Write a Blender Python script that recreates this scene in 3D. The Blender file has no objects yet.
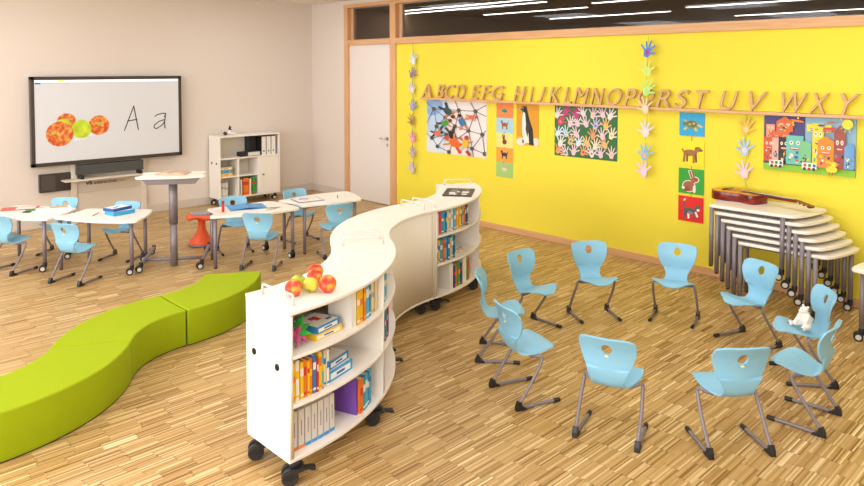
import bpy, bmesh, math, random
from mathutils import Vector, Matrix
random.seed(7)
COL = bpy.context.scene.collection
PI = math.pi
def R(d): return math.radians(d)

# ------------------------------------------------------------------ materials
def lin(c):
    if isinstance(c, str):
        c = c.lstrip('#'); c = [int(c[i:i+2], 16)/255 for i in (0, 2, 4)]
    return tuple(x/12.92 if x <= .04045 else ((x+.055)/1.055)**2.4 for x in c) + (1,)
_mc = {}
def mat(col, rough=.5, metal=0., name=None, emit=0, bump=0, bscale=200, var=0, spec=.5):
    key = (col, rough, metal, emit, bump, var, spec)
    if key in _mc: return _mc[key]
    m = bpy.data.materials.new(name or 'paint_'+str(col).strip('#')); m.use_nodes = True
    nt = m.node_tree; b = nt.nodes['Principled BSDF']
    b.inputs['Base Color'].default_value = lin(col)
    b.inputs['Roughness'].default_value = rough; b.inputs['Metallic'].default_value = metal
    b.inputs['Specular IOR Level'].default_value = spec
    if emit:
        b.inputs['Emission Color'].default_value = lin(col); b.inputs['Emission Strength'].default_value = emit
    if bump or var:
        tc = nt.nodes.new('ShaderNodeTexCoord'); n = nt.nodes.new('ShaderNodeTexNoise')
        n.inputs['Scale'].default_value = bscale; n.inputs['Detail'].default_value = 3
        nt.links.new(tc.outputs['Object'], n.inputs['Vector'])
        if bump:
            bp = nt.nodes.new('ShaderNodeBump'); bp.inputs['Strength'].default_value = bump; bp.inputs['Distance'].default_value = .002
            nt.links.new(n.outputs['Fac'], bp.inputs['Height']); nt.links.new(bp.outputs['Normal'], b.inputs['Normal'])
        if var:
            mr = nt.nodes.new('ShaderNodeMapRange'); mr.inputs['To Min'].default_value = 1-var; mr.inputs['To Max'].default_value = 1+var
            nt.links.new(n.outputs['Fac'], mr.inputs['Value'])
            h = nt.nodes.new('ShaderNodeHueSaturation'); h.inputs['Color'].default_value = lin(col)
            nt.links.new(mr.outputs['Result'], h.inputs['Value']); nt.links.new(h.outputs['Color'], b.inputs['Base Color'])
    _mc[key] = m
    return m
def wood(name, c1, c2, axis='X', rough=.5):
    m = bpy.data.materials.new(name); m.use_nodes = True; nt = m.node_tree; b = nt.nodes['Principled BSDF']
    tc = nt.nodes.new('ShaderNodeTexCoord'); mp = nt.nodes.new('ShaderNodeMapping'); n = nt.nodes.new('ShaderNodeTexNoise')
    s = {'X': (3, 60, 60), 'Y': (60, 3, 60), 'Z': (60, 60, 3)}[axis]
    mp.inputs['Scale'].default_value = s; n.inputs['Scale'].default_value = 1; n.inputs['Detail'].default_value = 4
    r = nt.nodes.new('ShaderNodeValToRGB'); r.color_ramp.elements[0].position = .3; r.color_ramp.elements[1].position = .7
    r.color_ramp.elements[0].color = lin(c1); r.color_ramp.elements[1].color = lin(c2)
    nt.links.new(tc.outputs['Object'], mp.inputs['Vector']); nt.links.new(mp.outputs['Vector'], n.inputs['Vector'])
    nt.links.new(n.outputs['Fac'], r.inputs['Fac']); nt.links.new(r.outputs['Color'], b.inputs['Base Color'])
    b.inputs['Roughness'].default_value = rough
    return m
def ramp_mat(name, cols, scale, rough=.4, detail=2, stretch=(1, 1, 1)):
    m = bpy.data.materials.new(name); m.use_nodes = True; nt = m.node_tree; b = nt.nodes['Principled BSDF']
    tc = nt.nodes.new('ShaderNodeTexCoord'); mp = nt.nodes.new('ShaderNodeMapping'); mp.inputs['Scale'].default_value = stretch
    n = nt.nodes.new('ShaderNodeTexNoise'); n.inputs['Scale'].default_value = scale; n.inputs['Detail'].default_value = detail
    r = nt.nodes.new('ShaderNodeValToRGB')
    e = r.color_ramp.elements
    e[0].position, e[0].color = cols[0][0], lin(cols[0][1]); e[1].position, e[1].color = cols[-1][0], lin(cols[-1][1])
    for p, c in cols[1:-1]:
        x = e.new(p); x.color = lin(c)
    nt.links.new(tc.outputs['Object'], mp.inputs['Vector']); nt.links.new(mp.outputs['Vector'], n.inputs['Vector'])
    nt.links.new(n.outputs['Fac'], r.inputs['Fac']); nt.links.new(r.outputs['Color'], b.inputs['Base Color'])
    b.inputs['Roughness'].default_value = rough
    return m
def floor_mat():
    m = bpy.data.materials.new('strip_parquet'); m.use_nodes = True; nt = m.node_tree; L = nt.links; b = nt.nodes['Principled BSDF']
    tc = nt.nodes.new('ShaderNodeTexCoord'); sp = nt.nodes.new('ShaderNodeSeparateXYZ'); L.new(tc.outputs['Object'], sp.inputs[0])
    def M(op, a, c=None):
        n = nt.nodes.new('ShaderNodeMath'); n.operation = op
        for i, v in enumerate((a, c)):
            if v is None: continue
            if isinstance(v, (int, float)): n.inputs[i].default_value = v
            else: L.new(v, n.inputs[i])
        return n.outputs[0]
    i = M('FLOOR', M('DIVIDE', sp.outputs[0], .0095))
    blk = M('FLOOR', M('DIVIDE', sp.outputs[0], .095))
    w1 = nt.nodes.new('ShaderNodeTexWhiteNoise'); w1.noise_dimensions = '1D'; L.new(blk, w1.inputs['W'])
    wi = nt.nodes.new('ShaderNodeTexWhiteNoise'); wi.noise_dimensions = '1D'; L.new(i, wi.inputs['W'])
    off = M('ADD', M('MULTIPLY', M('FLOOR', M('MULTIPLY', w1.outputs['Value'], 2.6)), .34), M('MULTIPLY', wi.outputs['Value'], .09))
    v = M('ADD', M('DIVIDE', sp.outputs[1], .185), off)
    j = M('FLOOR', v)
    cb = nt.nodes.new('ShaderNodeCombineXYZ'); L.new(i, cb.inputs[0]); L.new(j, cb.inputs[1])
    w2 = nt.nodes.new('ShaderNodeTexWhiteNoise'); w2.noise_dimensions = '2D'; L.new(cb.outputs[0], w2.inputs['Vector'])
    cb2 = nt.nodes.new('ShaderNodeCombineXYZ'); L.new(blk, cb2.inputs[0]); L.new(j, cb2.inputs[1])
    w3 = nt.nodes.new('ShaderNodeTexWhiteNoise'); w3.noise_dimensions = '2D'; L.new(cb2.outputs[0], w3.inputs['Vector'])
    f = M('ADD', M('MULTIPLY', w2.outputs['Value'], .92), M('MULTIPLY', w3.outputs['Value'], .08))
    r = nt.nodes.new('ShaderNodeValToRGB'); e = r.color_ramp.elements
    e[0].position = 0; e[0].color = lin('#7c5c34'); e[1].position = 1; e[1].color = lin('#f2deb0')
    for p, c in ((.1, '#8d6835'), (.22, '#a98550'), (.5, '#b6935c'), (.76, '#c09e68'), (.92, '#d6ba88')):
        x = e.new(p); x.color = lin(c)
    L.new(f, r.inputs['Fac'])
    # fine grain
    mp = nt.nodes.new('ShaderNodeMapping'); mp.inputs['Scale'].default_value = (300, 14, 1); L.new(tc.outputs['Object'], mp.inputs['Vector'])
    n = nt.nodes.new('ShaderNodeTexNoise'); n.inputs['Scale'].default_value = 1; L.new(mp.outputs['Vector'], n.inputs['Vector'])
    mr = nt.nodes.new('ShaderNodeMapRange'); mr.inputs['To Min'].default_value = .82; mr.inputs['To Max'].default_value = 1.18; L.new(n.outputs['Fac'], mr.inputs['Value'])
    # joints across the strip ends
    fr = M('FRACT', v); jt = M('LESS_THAN', fr, .025); dk = M('SUBTRACT', 1, M('MULTIPLY', jt, .3))
    mv = M('MULTIPLY', mr.outputs['Result'], dk)
    h = nt.nodes.new('ShaderNodeHueSaturation'); L.new(r.outputs['Color'], h.inputs['Color']); L.new(mv, h.inputs['Value'])
    L.new(h.outputs['Color'], b.inputs['Base Color']); b.inputs['Roughness'].default_value = .38
    b.inputs['Specular IOR Level'].default_value = .35
    return m

WHITE = mat('#f3ece2', .38, name='white_laminate')
EDGE = mat('#e6dccd', .5)
GREY = mat('#857c81', .42, metal=.25, name='grey_powder_coat')
BLACK = mat('#1c1c1e', .45)
BLACKG = mat('#15161a', .2)
BLUE = mat('#86bfda', .42, name='light_blue_shell')
WOOD = wood('beech_wood', '#cf9a66', '#deb184')
WOODZ = wood('beech_wood_upright', '#cf9a66', '#deb184', 'Z')
LWOOD = wood('letter_wood', '#c79a66', '#d6ac76')
GREEN = mat('#97a90a', .85, bump=.25, bscale=500, var=.05, spec=.2, name='green_felt')
CHROME = mat('#c9c9cb', .25, metal=1)
PAGES = mat('#efe9dc', .8)
YELLOW = mat('#eddc48', .75, bump=.12, bscale=180, name='yellow_wall_paint', spec=.2)
WALLP = mat('#dfd3c8', .85, bump=.1, bscale=180, name='cream_wall_paint', spec=.2)

# ------------------------------------------------------------------ mesh builder
class MB:
    def __init__(s): s.v = []; s.f = []; s.m = []; s.sm = []
    def add(s, vs, fs, mi=0, smooth=False):
        o = len(s.v); s.v += [tuple(v) for v in vs]
        for f in fs: s.f.append([i+o for i in f]); s.m.append(mi); s.sm.append(smooth)
        return s
    def box(s, x0, x1, y0, y1, z0, z1, mi=0, M=None):
        vs = [Vector((x, y, z)) for z in (z0, z1) for y in (y0, y1) for x in (x0, x1)]
        if M: vs = [M @ v for v in vs]
        s.add(vs, [(0, 2, 3, 1), (4, 5, 7, 6), (0, 1, 5, 4), (2, 6, 7, 3), (0, 4, 6, 2), (1, 3, 7, 5)], mi); return s
    def prism(s, pts, z0, z1, mi=0, M=None, smooth=False):
        n = len(pts); vs = [Vector((x, y, z0)) for x, y in pts]+[Vector((x, y, z1)) for x, y in pts]
        if M: vs = [M @ v for v in vs]
        s.add(vs, [list(range(n))[::-1], list(range(n, 2*n))], mi)
        o = len(s.v)-2*n
        for i in range(n):
            j = (i+1) % n; s.f.append([o+i, o+j, o+n+j, o+n+i]); s.m.append(mi); s.sm.append(smooth)
        return s
    def sector(s, cx, cy, r0, r1, a0, a1, z0, z1, n=24, mi=0):
        A = [R(a0+(a1-a0)*i/n) for i in range(n+1)]
        pts = [(cx+r1*math.cos(a), cy+r1*math.sin(a)) for a in A]+[(cx+r0*math.cos(a), cy+r0*math.sin(a)) for a in reversed(A)]
        k = len(s.v); N = 2*(n+1); vs = [(x, y, z0) for x, y in pts]+[(x, y, z1) for x, y in pts]
        s.v += vs
        for i in range(n):
            q = (i, i+1, N-2-i, N-1-i)
            s.f.append([k+t for t in reversed(q)]); s.m.append(mi); s.sm.append(False)
            s.f.append([k+N+t for t in q]); s.m.append(mi); s.sm.append(False)
        for i in range(N):
            j = (i+1) % N; s.f.append([k+i, k+j, k+N+j, k+N+i]); s.m.append(mi); s.sm.append(i not in (n, N-1))
        return s
    def tube(s, path, r, n=10, mi=0, smooth=True):
        path = [Vector(p) for p in path]; rr = r if isinstance(r, (list, tuple)) else [r]*len(path)
        k = len(s.v); prev = None
        for i, p in enumerate(path):
            t = (path[min(i+1, len(path)-1)]-path[max(i-1, 0)]).normalized()
            if prev is None:
                u = t.orthogonal().normalized()
            else:
                u = (prev-t*prev.dot(t)); u = u.normalized() if u.length > 1e-6 else t.orthogonal().normalized()
            w = t.cross(u); prev = u
            for q in range(n):
                a = 2*PI*q/n; s.v.append(tuple(p+(u*math.cos(a)+w*math.sin(a))*rr[i]))
        for i in range(len(path)-1):
            for q in range(n):
                s.f.append([k+i*n+q, k+i*n+(q+1) % n, k+(i+1)*n+(q+1) % n, k+(i+1)*n+q]); s.m.append(mi); s.sm.append(smooth)
        s.f.append([k+q for q in reversed(range(n))]); s.m.append(mi); s.sm.append(False)
        s.f.append([k+(len(path)-1)*n+q for q in range(n)]); s.m.append(mi); s.sm.append(False)
        return s
    def cyl(s, a, b, r, n=20, mi=0): return s.tube([a, b], r, n, mi)
    def lathe(s, prof, n=32, mi=0, c=(0, 0, 0), fn=None):
        k = len(s.v)
        for r, z in prof:
            for q in range(n):
                a = 2*PI*q/n; rr, zz = (fn(r, z, a) if fn else (r, z))
                s.v.append((c[0]+rr*math.cos(a), c[1]+rr*math.sin(a), c[2]+zz))
        for i in range(len(prof)-1):
            for q in range(n):
                s.f.append([k+i*n+q, k+i*n+(q+1) % n, k+(i+1)*n+(q+1) % n, k+(i+1)*n+q]); s.m.append(mi); s.sm.append(True)
        s.f.append([k+q for q in reversed(range(n))]); s.m.append(mi); s.sm.append(False)
        s.f.append([k+(len(prof)-1)*n+q for q in range(n)]); s.m.append(mi); s.sm.append(False)
        return s
    def ell(s, c, r, rot=None, mi=0, n=16, m=10):
        c = Vector(c); k = len(s.v); Mx = rot or Matrix.Identity(3)
        if isinstance(r, (int, float)): r = (r, r, r)
        rows = []
        for i in range(m+1):
            ph = PI*i/m
            row = []
            for q in range(n if 0 < i < m else 1):
                a = 2*PI*q/n
                p = Mx @ Vector((r[0]*math.sin(ph)*math.cos(a), r[1]*math.sin(ph)*math.sin(a), r[2]*math.cos(ph)))
                row.append(len(s.v)); s.v.append(tuple(c+p))
            rows.append(row)
        for i in range(m):
            A, B = rows[i], rows[i+1]
            for q in range(n):
                if len(A) == 1: f = [A[0], B[q], B[(q+1) % n]]
                elif len(B) == 1: f = [A[q], B[0], A[(q+1) % n]]
                else: f = [A[q], B[q], B[(q+1) % n], A[(q+1) % n]]
                s.f.append(f); s.m.append(mi); s.sm.append(True)
        return s
    def build(s, name, mats, parent=None, bevel=0, loc=None, seg=2, rotz=0):
        me = bpy.data.meshes.new(name); me.from_pydata(s.v, [], s.f)
        if not isinstance(mats, (list, tuple)): mats = [mats]
        for m in mats: me.materials.append(m)
        me.polygons.foreach_set('material_index', s.m); me.polygons.foreach_set('use_smooth', s.sm)
        bm = bmesh.new(); bm.from_mesh(me); bmesh.ops.recalc_face_normals(bm, faces=bm.faces); bm.to_mesh(me); bm.free()
        o = bpy.data.objects.new(name, me); COL.objects.link(o)
        if parent: o.parent = parent
        if loc: o.location = loc
        o.rotation_euler.z = rotz
        if bevel:
            b = o.modifiers.new('bevel', 'BEVEL'); b.width = bevel; b.segments = seg; b.limit_method = 'ANGLE'; b.angle_limit = R(40)
            b.harden_normals = False
        return o
def tag(o, label=None, cat=None, group=None, kind=None):
    if label: o['label'] = label
    if cat: o['category'] = cat
    if group: o['group'] = group
    if kind: o['kind'] = kind
    return o
def thing(name, label, cat, loc=(0, 0, 0), rz=0, group=None):
    o = bpy.data.objects.new(name, None); COL.objects.link(o); o.empty_display_size = .1
    o.location = loc; o.rotation_euler.z = rz
    return tag(o, label, cat, group)
def struct(o): o['kind'] = 'structure'; return o
def copy_tree(o, parent=None):
    c = o.copy(); COL.objects.link(c); c.parent = parent
    for ch in list(o.children): copy_tree(ch, c)
    return c
def crom(P, n=6):
    P = [Vector(p) for p in P]; out = []
    for i in range(len(P)-1):
        a, b, c, d = P[max(i-1, 0)], P[i], P[i+1], P[min(i+2, len(P)-1)]
        for k in range(n):
            t = k/n; out.append(.5*((2*b)+(c-a)*t+(2*a-5*b+4*c-d)*t*t+(3*b-a-3*c+d)*t**3))
    out.append(P[-1]); return out
def place(o, x, y, z=0, rz=0): o.location = (x, y, z); o.rotation_euler.z = rz; return o
def rrect(w, d, r, n=5):
    out = []
    for cx, cy, a0 in ((w/2-r, d/2-r, 0), (-w/2+r, d/2-r, 90), (-w/2+r, -d/2+r, 180), (w/2-r, -d/2+r, 270)):
        for i in range(n+1):
            a = R(a0+90*i/n); out.append((cx+r*math.cos(a), cy+r*math.sin(a)))
    return out

# ------------------------------------------------------------------ the room
CH = 3.2
XR, YF = 13.0, -9.6
struct(MB().box(-.2, XR, YF, 8.7, -.1, 0).build('floor', floor_mat()))
struct(MB().box(-.2, XR, YF, .15, CH, CH+.1).build('ceiling', mat('#ece4da', .9)))
struct(MB().box(-.2, 0, YF, .15, 0, CH).build('wall_left', WALLP))
wb = MB()
wb.box(0, .95, 0, .15, 0, CH).box(.95, XR, 0, .15, 3.13, CH)
wb.box(2.23, XR, 0, .15, 0, 2.475, mi=1)
struct(wb.build('wall_back', [WALLP, YELLOW]))
# wall on the window side with three openings, and the wall to the right
wf = MB(); wf.box(0, XR, YF, YF+.15, 0, .8).box(0, XR, YF, YF+.15, 2.9, CH)
for a, b in ((0, 1.2), (4.4, 4.9), (8.1, 8.6), (11.8, XR)): wf.box(a, b, YF, YF+.15, .8, 2.9)
struct(wf.build('wall_front', WALLP))
struct(MB().box(XR, XR+.15, YF, .15, 0, CH).build('wall_right', WALLP))
nwin = 3
for a, b in ((1.2, 4.4), (4.9, 8.1), (8.6, 11.8)):
    w = MB().box(a, b, YF+.05, YF+.1, .8, .86).box(a, b, YF+.05, YF+.1, 2.84, 2.9)
    for x in (a, (a+b)/2-.03, b-.06): w.box(x, x+.06, YF+.05, YF+.1, .8, 2.9)
    struct(w.build('window_%d' % nwin, WOOD)); nwin += 1
struct(MB().box(0, .018, YF, 0, 0, .12).build('baseboard_left', mat('#cfc4b8', .6), bevel=.004))
bb = MB().box(.018, .95, -.018, 0, 0, .12); bb.box(2.25, XR, -.02, 0, 0, .075, mi=1)
struct(bb.build('baseboard_back', [mat('#cfc4b8', .6), WOOD], bevel=.004))
# timber framing: uprights, transom beam and top rail
struct(MB().box(.95, 1.05, -.025, .12, 0, 3.12).build('trim_1', WOODZ, bevel=.004))
struct(MB().box(2.10, 2.235, -.025, .12, 0, 3.12).build('trim_2', WOODZ, bevel=.004))
struct(MB().box(2.235, XR, -.035, .12, 2.475, 2.57).build('trim_3', WOOD, bevel=.004))
struct(MB().box(1.05, 2.10, -.025, .12, 2.485, 2.565).build('trim_4', WOOD, bevel=.004))
struct(MB().box(.95, XR, -.03, .12, 3.08, 3.135).build('trim_5', WOOD, bevel=.004))
for i, x in enumerate((2.235, 12.9)):
    struct(MB().box(x, x+.06, .05, .12, 2.57, 3.08).build('trim_%d' % (6+i), WOODZ, bevel=.003))
struct(MB().box(1.05, 1.10, .05, .12, 2.565, 3.08).build('trim_8', WOODZ, bevel=.003))
glass = bpy.data.materials.new('clear_glass'); glass.use_nodes = True
g = glass.node_tree.nodes['Principled BSDF']; g.inputs['Transmission Weight'].default_value = 1; g.inputs['Roughness'].default_value = 0
g.inputs['IOR'].default_value = 1.3; g.inputs['Base Color'].default_value = (.9, .9, .9, 1)
def glazing(name, x0, x1):
    w = struct(MB().box(x0, x1, .07, .078, 2.57, 3.08).build(name, glass))
    f = MB()
    f.box(x0, x0+.012, .055, .07, 2.57, 3.08).box(x1-.012, x1, .055, .07, 2.57, 3.08).box(x0, x1, .055, .07, 2.565, 2.577).box(x0, x1, .055, .07, 3.07, 3.085)
    f.build('glazing_bead', mat('#b5b2ae', .4, metal=.6), w)
glazing('window_1', 1.10, 2.10); glazing('window_2', 2.295, 12.9)
# door leaf
d = MB().box(1.05, 2.10, .015, .06, .008, 2.485).build('door_1', mat('#e4dbd3', .55), bevel=.003); struct(d)
h = MB().box(1.975, 2.03, .006, .015, 1.0, 1.055).cyl((2.0, .012, 1.03), (2.0, -.035, 1.03), .009).tube([(2.0, -.035, 1.03), (1.93, -.04, 1.03), (1.87, -.036, 1.03)], .009)
h.build('door_handle', CHROME, d)
MB().box(1.99, 2.02, .004, .015, .91, .95).cyl((2.005, .01, .93), (2.005, 0, .93), .012).build('lock', CHROME, d)
# corridor behind the transom glass
CORR = mat('#a89079', .8); CORR2 = mat('#6b4a34', .7)
struct(MB().box(-.2, XR, 8.5, 8.7, 0, CH).build('wall_corridor', CORR))
struct(MB().box(-.2, -.0, .15, 8.5, 0, CH).build('wall_corridor_left', CORR))
struct(MB().box(XR, XR+.15, .15, 8.5, 0, CH).build('wall_corridor_right', CORR))
struct(MB().box(-.2, XR, .15, 8.7, 3.2, 3.3).build('ceiling', CORR))
LAMP = mat('#fff6ec', .5, emit=4)
for i, (x0, x1, y) in enumerate(((1.5, 4.9, .55), (1.1, 4.3, .95), (2.1, 4.2, 2.1), (4.6, 7.6, 1.6), (2.3, 4.7, 3.7), (5.2, 7.9, 3.2), (8.2, 11., 2.3), (5.0, 7.2, 5.4), (8.6, 11.2, 4.6))):
    x0, x1, y = 10.25+(x0-10.25)*1.15, 10.25+(x1-10.25)*1.15, -6.95+(y+6.95)*1.15
    t = thing('strip_light', ['long strip light in the corridor, nearest the glass', 'long strip light in the corridor, second from the glass',
        'short strip light in the left half of the corridor', 'strip light in the middle of the corridor ceiling', 'strip light deep in the corridor at the left',
        'strip light deep in the corridor, middle', 'strip light at the right end of the corridor', 'faint farthest strip light in the corridor', 'farthest right strip light in the corridor'][i],
        'ceiling light', ((x0+x1)/2, y, 3.17), 0, 'strip lights in the corridor')
    L = (x1-x0)/2
    MB().box(-L, L, -.05, .05, 0, .03).build('housing', mat('#8a8078', .6), t)
    MB().box(-L+.02, L-.02, -.035, .035, -.008, 0).build('diffuser', LAMP, t)
# out-of-view glowing panels, added overhead to light the classroom softly and evenly
for i, (x, y) in enumerate([(a, b) for a in (1.9, 5.2, 8.5, 11.4) for b in (-1.7, -4.8, -7.9)]):
    t = thing('fill_light_panel', 'square white fill light panel added above the classroom, out of view', 'ceiling light', (x, y, CH), 0, 'added fill light panels above the classroom')
    MB().box(-.62, .62, -.62, .62, -.03, 0).build('frame', EDGE, t)
    MB().box(-.58, .58, -.58, .58, -.034, -.03).build('diffuser', mat('#f3f7ff', .5, emit=5.), t)

# ------------------------------------------------------------------ chair
def chair_proto():
    root = thing('school_chair', 'chair', 'chair')
    prof = [(-.012, .607), (.004, .575), (.024, .53), (.034, .48), (.036, .43), (.041, .378), (.058, .330), (.098, .303), (.155, .311), (.21, .330), (.262, .342), (.31, .337), (.345, .318)]
    half = [.150, .160, .158, .146, .126, .104, .088, .100, .135, .160, .160, .146, .108]
    P = crom([(a, b, h) for (a, b), h in zip(prof, half)], 5)
    # arc length
    U = 32; me = bpy.data.meshes.new('seat_shell'); bm = bmesh.new()
    rows = []; hz = .535; hr = .030
    s_ = 0; S = [0]
    for i in range(1, len(P)):
        S.append(S[-1]+math.hypot(P[i][0]-P[i-1][0], P[i][1]-P[i-1][1]))
    hs = min(range(len(P)), key=lambda i: abs(P[i][1]-hz) if S[i] < .2 else 9); hs = S[hs]
    def at(s):
        for i in range(1, len(S)):
            if s <= S[i]:
                t = (s-S[i-1])/(S[i]-S[i-1]); return P[i-1].lerp(P[i], t)
        return P[-1]
    V = 80; grid = []
    tot = S[-1]
    for i in range(V+1):
        row = []
        for j in range(U+1):
            s = tot*i/V; u = (j/U)*2-1
            p = at(s); hw = p.z
            # rounded corners at the top edge and the front lip
            c = abs(u)
            s2 = s
            if s < .05: s2 = s+(.013*max(0, c-.6)**2/.16)*(1-s/.05)
            if s > tot-.07: s2 = s-(.05*c**3)*(1-(tot-s)/.07)
            y = u*hw
            row.append([s2, y])
        grid.append(row)
    # round hole
    inside = [[math.hypot((grid[i][j][0]-hs)/1.15, grid[i][j][1]) < hr for j in range(U+1)] for i in range(V+1)]
    keep = []
    for i in range(V):
        for j in range(U):
            if not all(inside[a][b] for a, b in ((i, j), (i+1, j), (i, j+1), (i+1, j+1))): keep.append((i, j))
    for i in range(V+1):
        for j in range(U+1):
            if inside[i][j]:
                ds, y = (grid[i][j][0]-hs)/1.15, grid[i][j][1]; l = math.hypot(ds, y) or 1e-4
                grid[i][j] = [hs+ds/l*hr*1.15, y/l*hr]
    vs = {}
    def vert(i, j):
        if (i, j) not in vs:
            s, y = grid[i][j]; p = at(max(0, min(tot, s))); x, z = p.x, p.y
            if s < .2: x += 1.1*y*y          # back wraps forwards a little
            z += y*y*(1.8*math.exp(-((s-.27)/.055)**2)+(.4 if s > .34 else 0))
            vs[i, j] = bm.verts.new((x, y, z))
        return vs[i, j]
    for i, j in keep:
        f = bm.faces.new((vert(i, j), vert(i+1, j), vert(i+1, j+1), vert(i, j+1))); f.smooth = True
    bmesh.ops.recalc_face_normals(bm, faces=bm.faces); bm.to_mesh(me); bm.free(); me.materials.append(BLUE)
    sh = bpy.data.objects.new('seat_shell', me); COL.objects.link(sh); sh.parent = root
    so = sh.modifiers.new('thick', 'SOLIDIFY'); so.thickness = .011; so.offset = 0
    bv = sh.modifiers.new('soft', 'BEVEL'); bv.width = .003; bv.segments = 2; bv.limit_method = 'ANGLE'; bv.angle_limit = R(50)
    MB().ell((.019, 0, .497), (.004, .012, .006)).build('badge', mat('#f2e6a0', .4), sh)
    for sd in (1, -1):
        y1 = .155*sd; y2 = .174*sd
        path = crom([(.15, .10*sd, .293), (.160, .135*sd, .303), (.178, y1, .310), (.192, .166*sd, .303), (.185, y2*.97, .275), (.13, y2, .185), (.05, y2, .07), (.022, y2, .032), (.03, y2, .016), (.06, y2, .0125), (.17, y2*.985, .0155), (.31, y2*.96, .0125)], 5)
        lg = MB().tube(path, .0105, 10).build('leg', GREY, root)
        fc = MB().prism([(-.012, 0), (.062, 0), (.062, .012), (.03, .028), (.026, .052), (.005, .058), (-.008, .03)], -.0155, .0155, M=Matrix.Translation((.012, y2, 0)) @ Matrix.Rotation(R(90), 4, 'X'))
        fc.build('foot_cap', BLACK, lg, bevel=.003)
        MB().cyl((.275, y2*.965, .0135), (.322, y2*.96, .0135), .0135, 12).build('end_cap', BLACK, lg, bevel=.003)
    MB().tube([(.15, -.11, .292), (.15, .11, .292)], .008, 8).build('cross_bar', GREY, root)
    return root
chair0 = chair_proto()
ring = 'light blue chairs set out in a ring'; desk = 'light blue chairs at the desks'
chairs = [
 (6.59, -2.46, -2, 'light blue ring chair facing right, close to the bookcase casters', ring),
 (6.77, -3.15, 37, 'light blue chair at the left of the ring, partly hidden behind its neighbour', ring),
 (7.38, -3.58, 69, 'light blue chair on the left side of the ring, seen from its left back corner', ring),
 (6.81, -1.78, -34, 'left of the two light blue ring chairs facing the camera before the yellow wall', ring),
 (7.396, -1.295, -72, 'right of the two light blue ring chairs facing the camera before the yellow wall', ring),
 (8.14, -3.59, 109, 'light blue chair seen from behind at the front of the ring, left one', ring),
 (8.73, -3.17, 141, 'light blue chair seen from behind at the front of the ring, right one', ring),
 (8.96, -2.44, -177, 'light blue chair at the right, in front of the one with the toy bear', ring),
 (8.71, -1.74, -141, 'light blue chair in the ring carrying the white toy bear', ring),
 (8.13, -1.35, -111, 'light blue chair in the ring in front of the nested desk stack', ring),
 (2.90, -4.86, 120, 'light blue chair pulled up in front of the left desks, its whole back in view', desk),
 (2.05, -5.23, 115, 'light blue chair at the left desks, cut by the left edge of the photo', desk),
 (1.44, -4.39, -47, 'light blue chair behind the left desks, under the pale wall panel', desk),
 (2.18, -3.95, -54, 'light blue chair behind the left desks near the standing lectern', desk),
 (3.76, -3.25, 132, 'light blue chair in front of the right desks, its whole back in view', desk),
 (2.72, -2.97, -17, 'light blue chair behind the blue folder on the right desks', desk),
 (2.77, -2.17, -3, 'light blue chair behind the writing slate on the right desks', desk),
 (3.96, -2.32, 163, 'light blue chair at the right end of the desks next to the white bookcase', desk)]
for i, (x, y, a, lab, grp) in enumerate(chairs):
    c = chair0 if i == 0 else copy_tree(chair0)
    place(c, x, y, 0, R(a)); tag(c, lab, 'chair', grp)

# ------------------------------------------------------------------ casters
def shelf_caster(parent, x, y, ang, lever=True):
    M = Matrix.Translation((x, y, 0)) @ Matrix.Rotation(R(ang), 4, 'Z')
    M = M @ Matrix.Diagonal((1.3, 1.25, 1., 1.))
    c = MB()
    def cy(a, b, r, mi=0): c.tube([M @ Vector(a), M @ Vector(b)], r, 20, mi)
    cy((0, 0, .088), (0, 0, .11), .028); cy((0, 0, .06), (0, 0, .09), .012)
    side = [(-.05, .038), (-.042, .062), (-.015, .084), (.028, .088), (.036, .076), (.012, .066), (-.002, .046), (-.02, .03)]
    c.prism(side, -.034, .034, M=M @ Matrix.Rotation(R(90), 4, 'X'))
    if lever: c.box(.0, .072, -.016, .016, .066, .076, M=M); c.box(.06, .08, -.018, .018, .06, .07, M=M)
    ob = c.build('caster', BLACK, parent, bevel=.002)
    w = MB()
    for sd in (-1, 1):
        w.tube([M @ Vector((-.02, .012*sd, .043)), M @ Vector((-.02, .030*sd, .043))], .043, 22)
        w.tube([M @ Vector((-.02, .030*sd, .043)), M @ Vector((-.02, .0325*sd, .043))], .015, 14)
    w.build('wheel', mat('#2a2a2e', .35), ob, bevel=.003)
def table_caster(parent, x, y, ang):
    M = Matrix.Translation((x, y, 0)) @ Matrix.Rotation(R(ang), 4, 'Z')
    c = MB()
    c.tube([M @ Vector((0, 0, .055)), M @ Vector((0, 0, .10))], .021, 14)
    c.prism([(-.055, .04), (-.035, .064), (.02, .068), (.02, .052), (-.02, .05), (-.03, .03)], -.02, .02, M=M @ Matrix.Rotation(R(90), 4, 'X'))
    for sd in (-1, 1):
        c.tube([M @ Vector((-.022, .008*sd, .034)), M @ Vector((-.022, .028*sd, .034))], .034, 20)
        c.tube([M @ Vector((-.022, .028*sd, .034)), M @ Vector((-.022, .031*sd, .034))], .021, 16, 1)
    return c.build('caster', [BLACK, mat('#c9c6c2', .5)], parent, bevel=.002)
def rail(parent, p0, p1, z):
    p0, p1 = Vector(p0), Vector(p1); h = .055
    t = (p1-p0).normalized()
    def q(p, dz, s=0): return (p.x+t.x*s, p.y+t.y*s, z+dz)
    m = MB().tube([q(p0, 0), q(p0, h-.012), q(p0, h-.003, .004), q(p0, h, .014), q(p1, h, -.014), q(p1, h-.003, -.004), q(p1, h-.012), q(p1, 0)], .0062, 8)
    for p in (p0, p1): m.tube([q(p, 0), q(p, .004)], .014, 14)
    m.build('guard_rail', mat('#dcd8d4', .35, metal=.3), parent)

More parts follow.
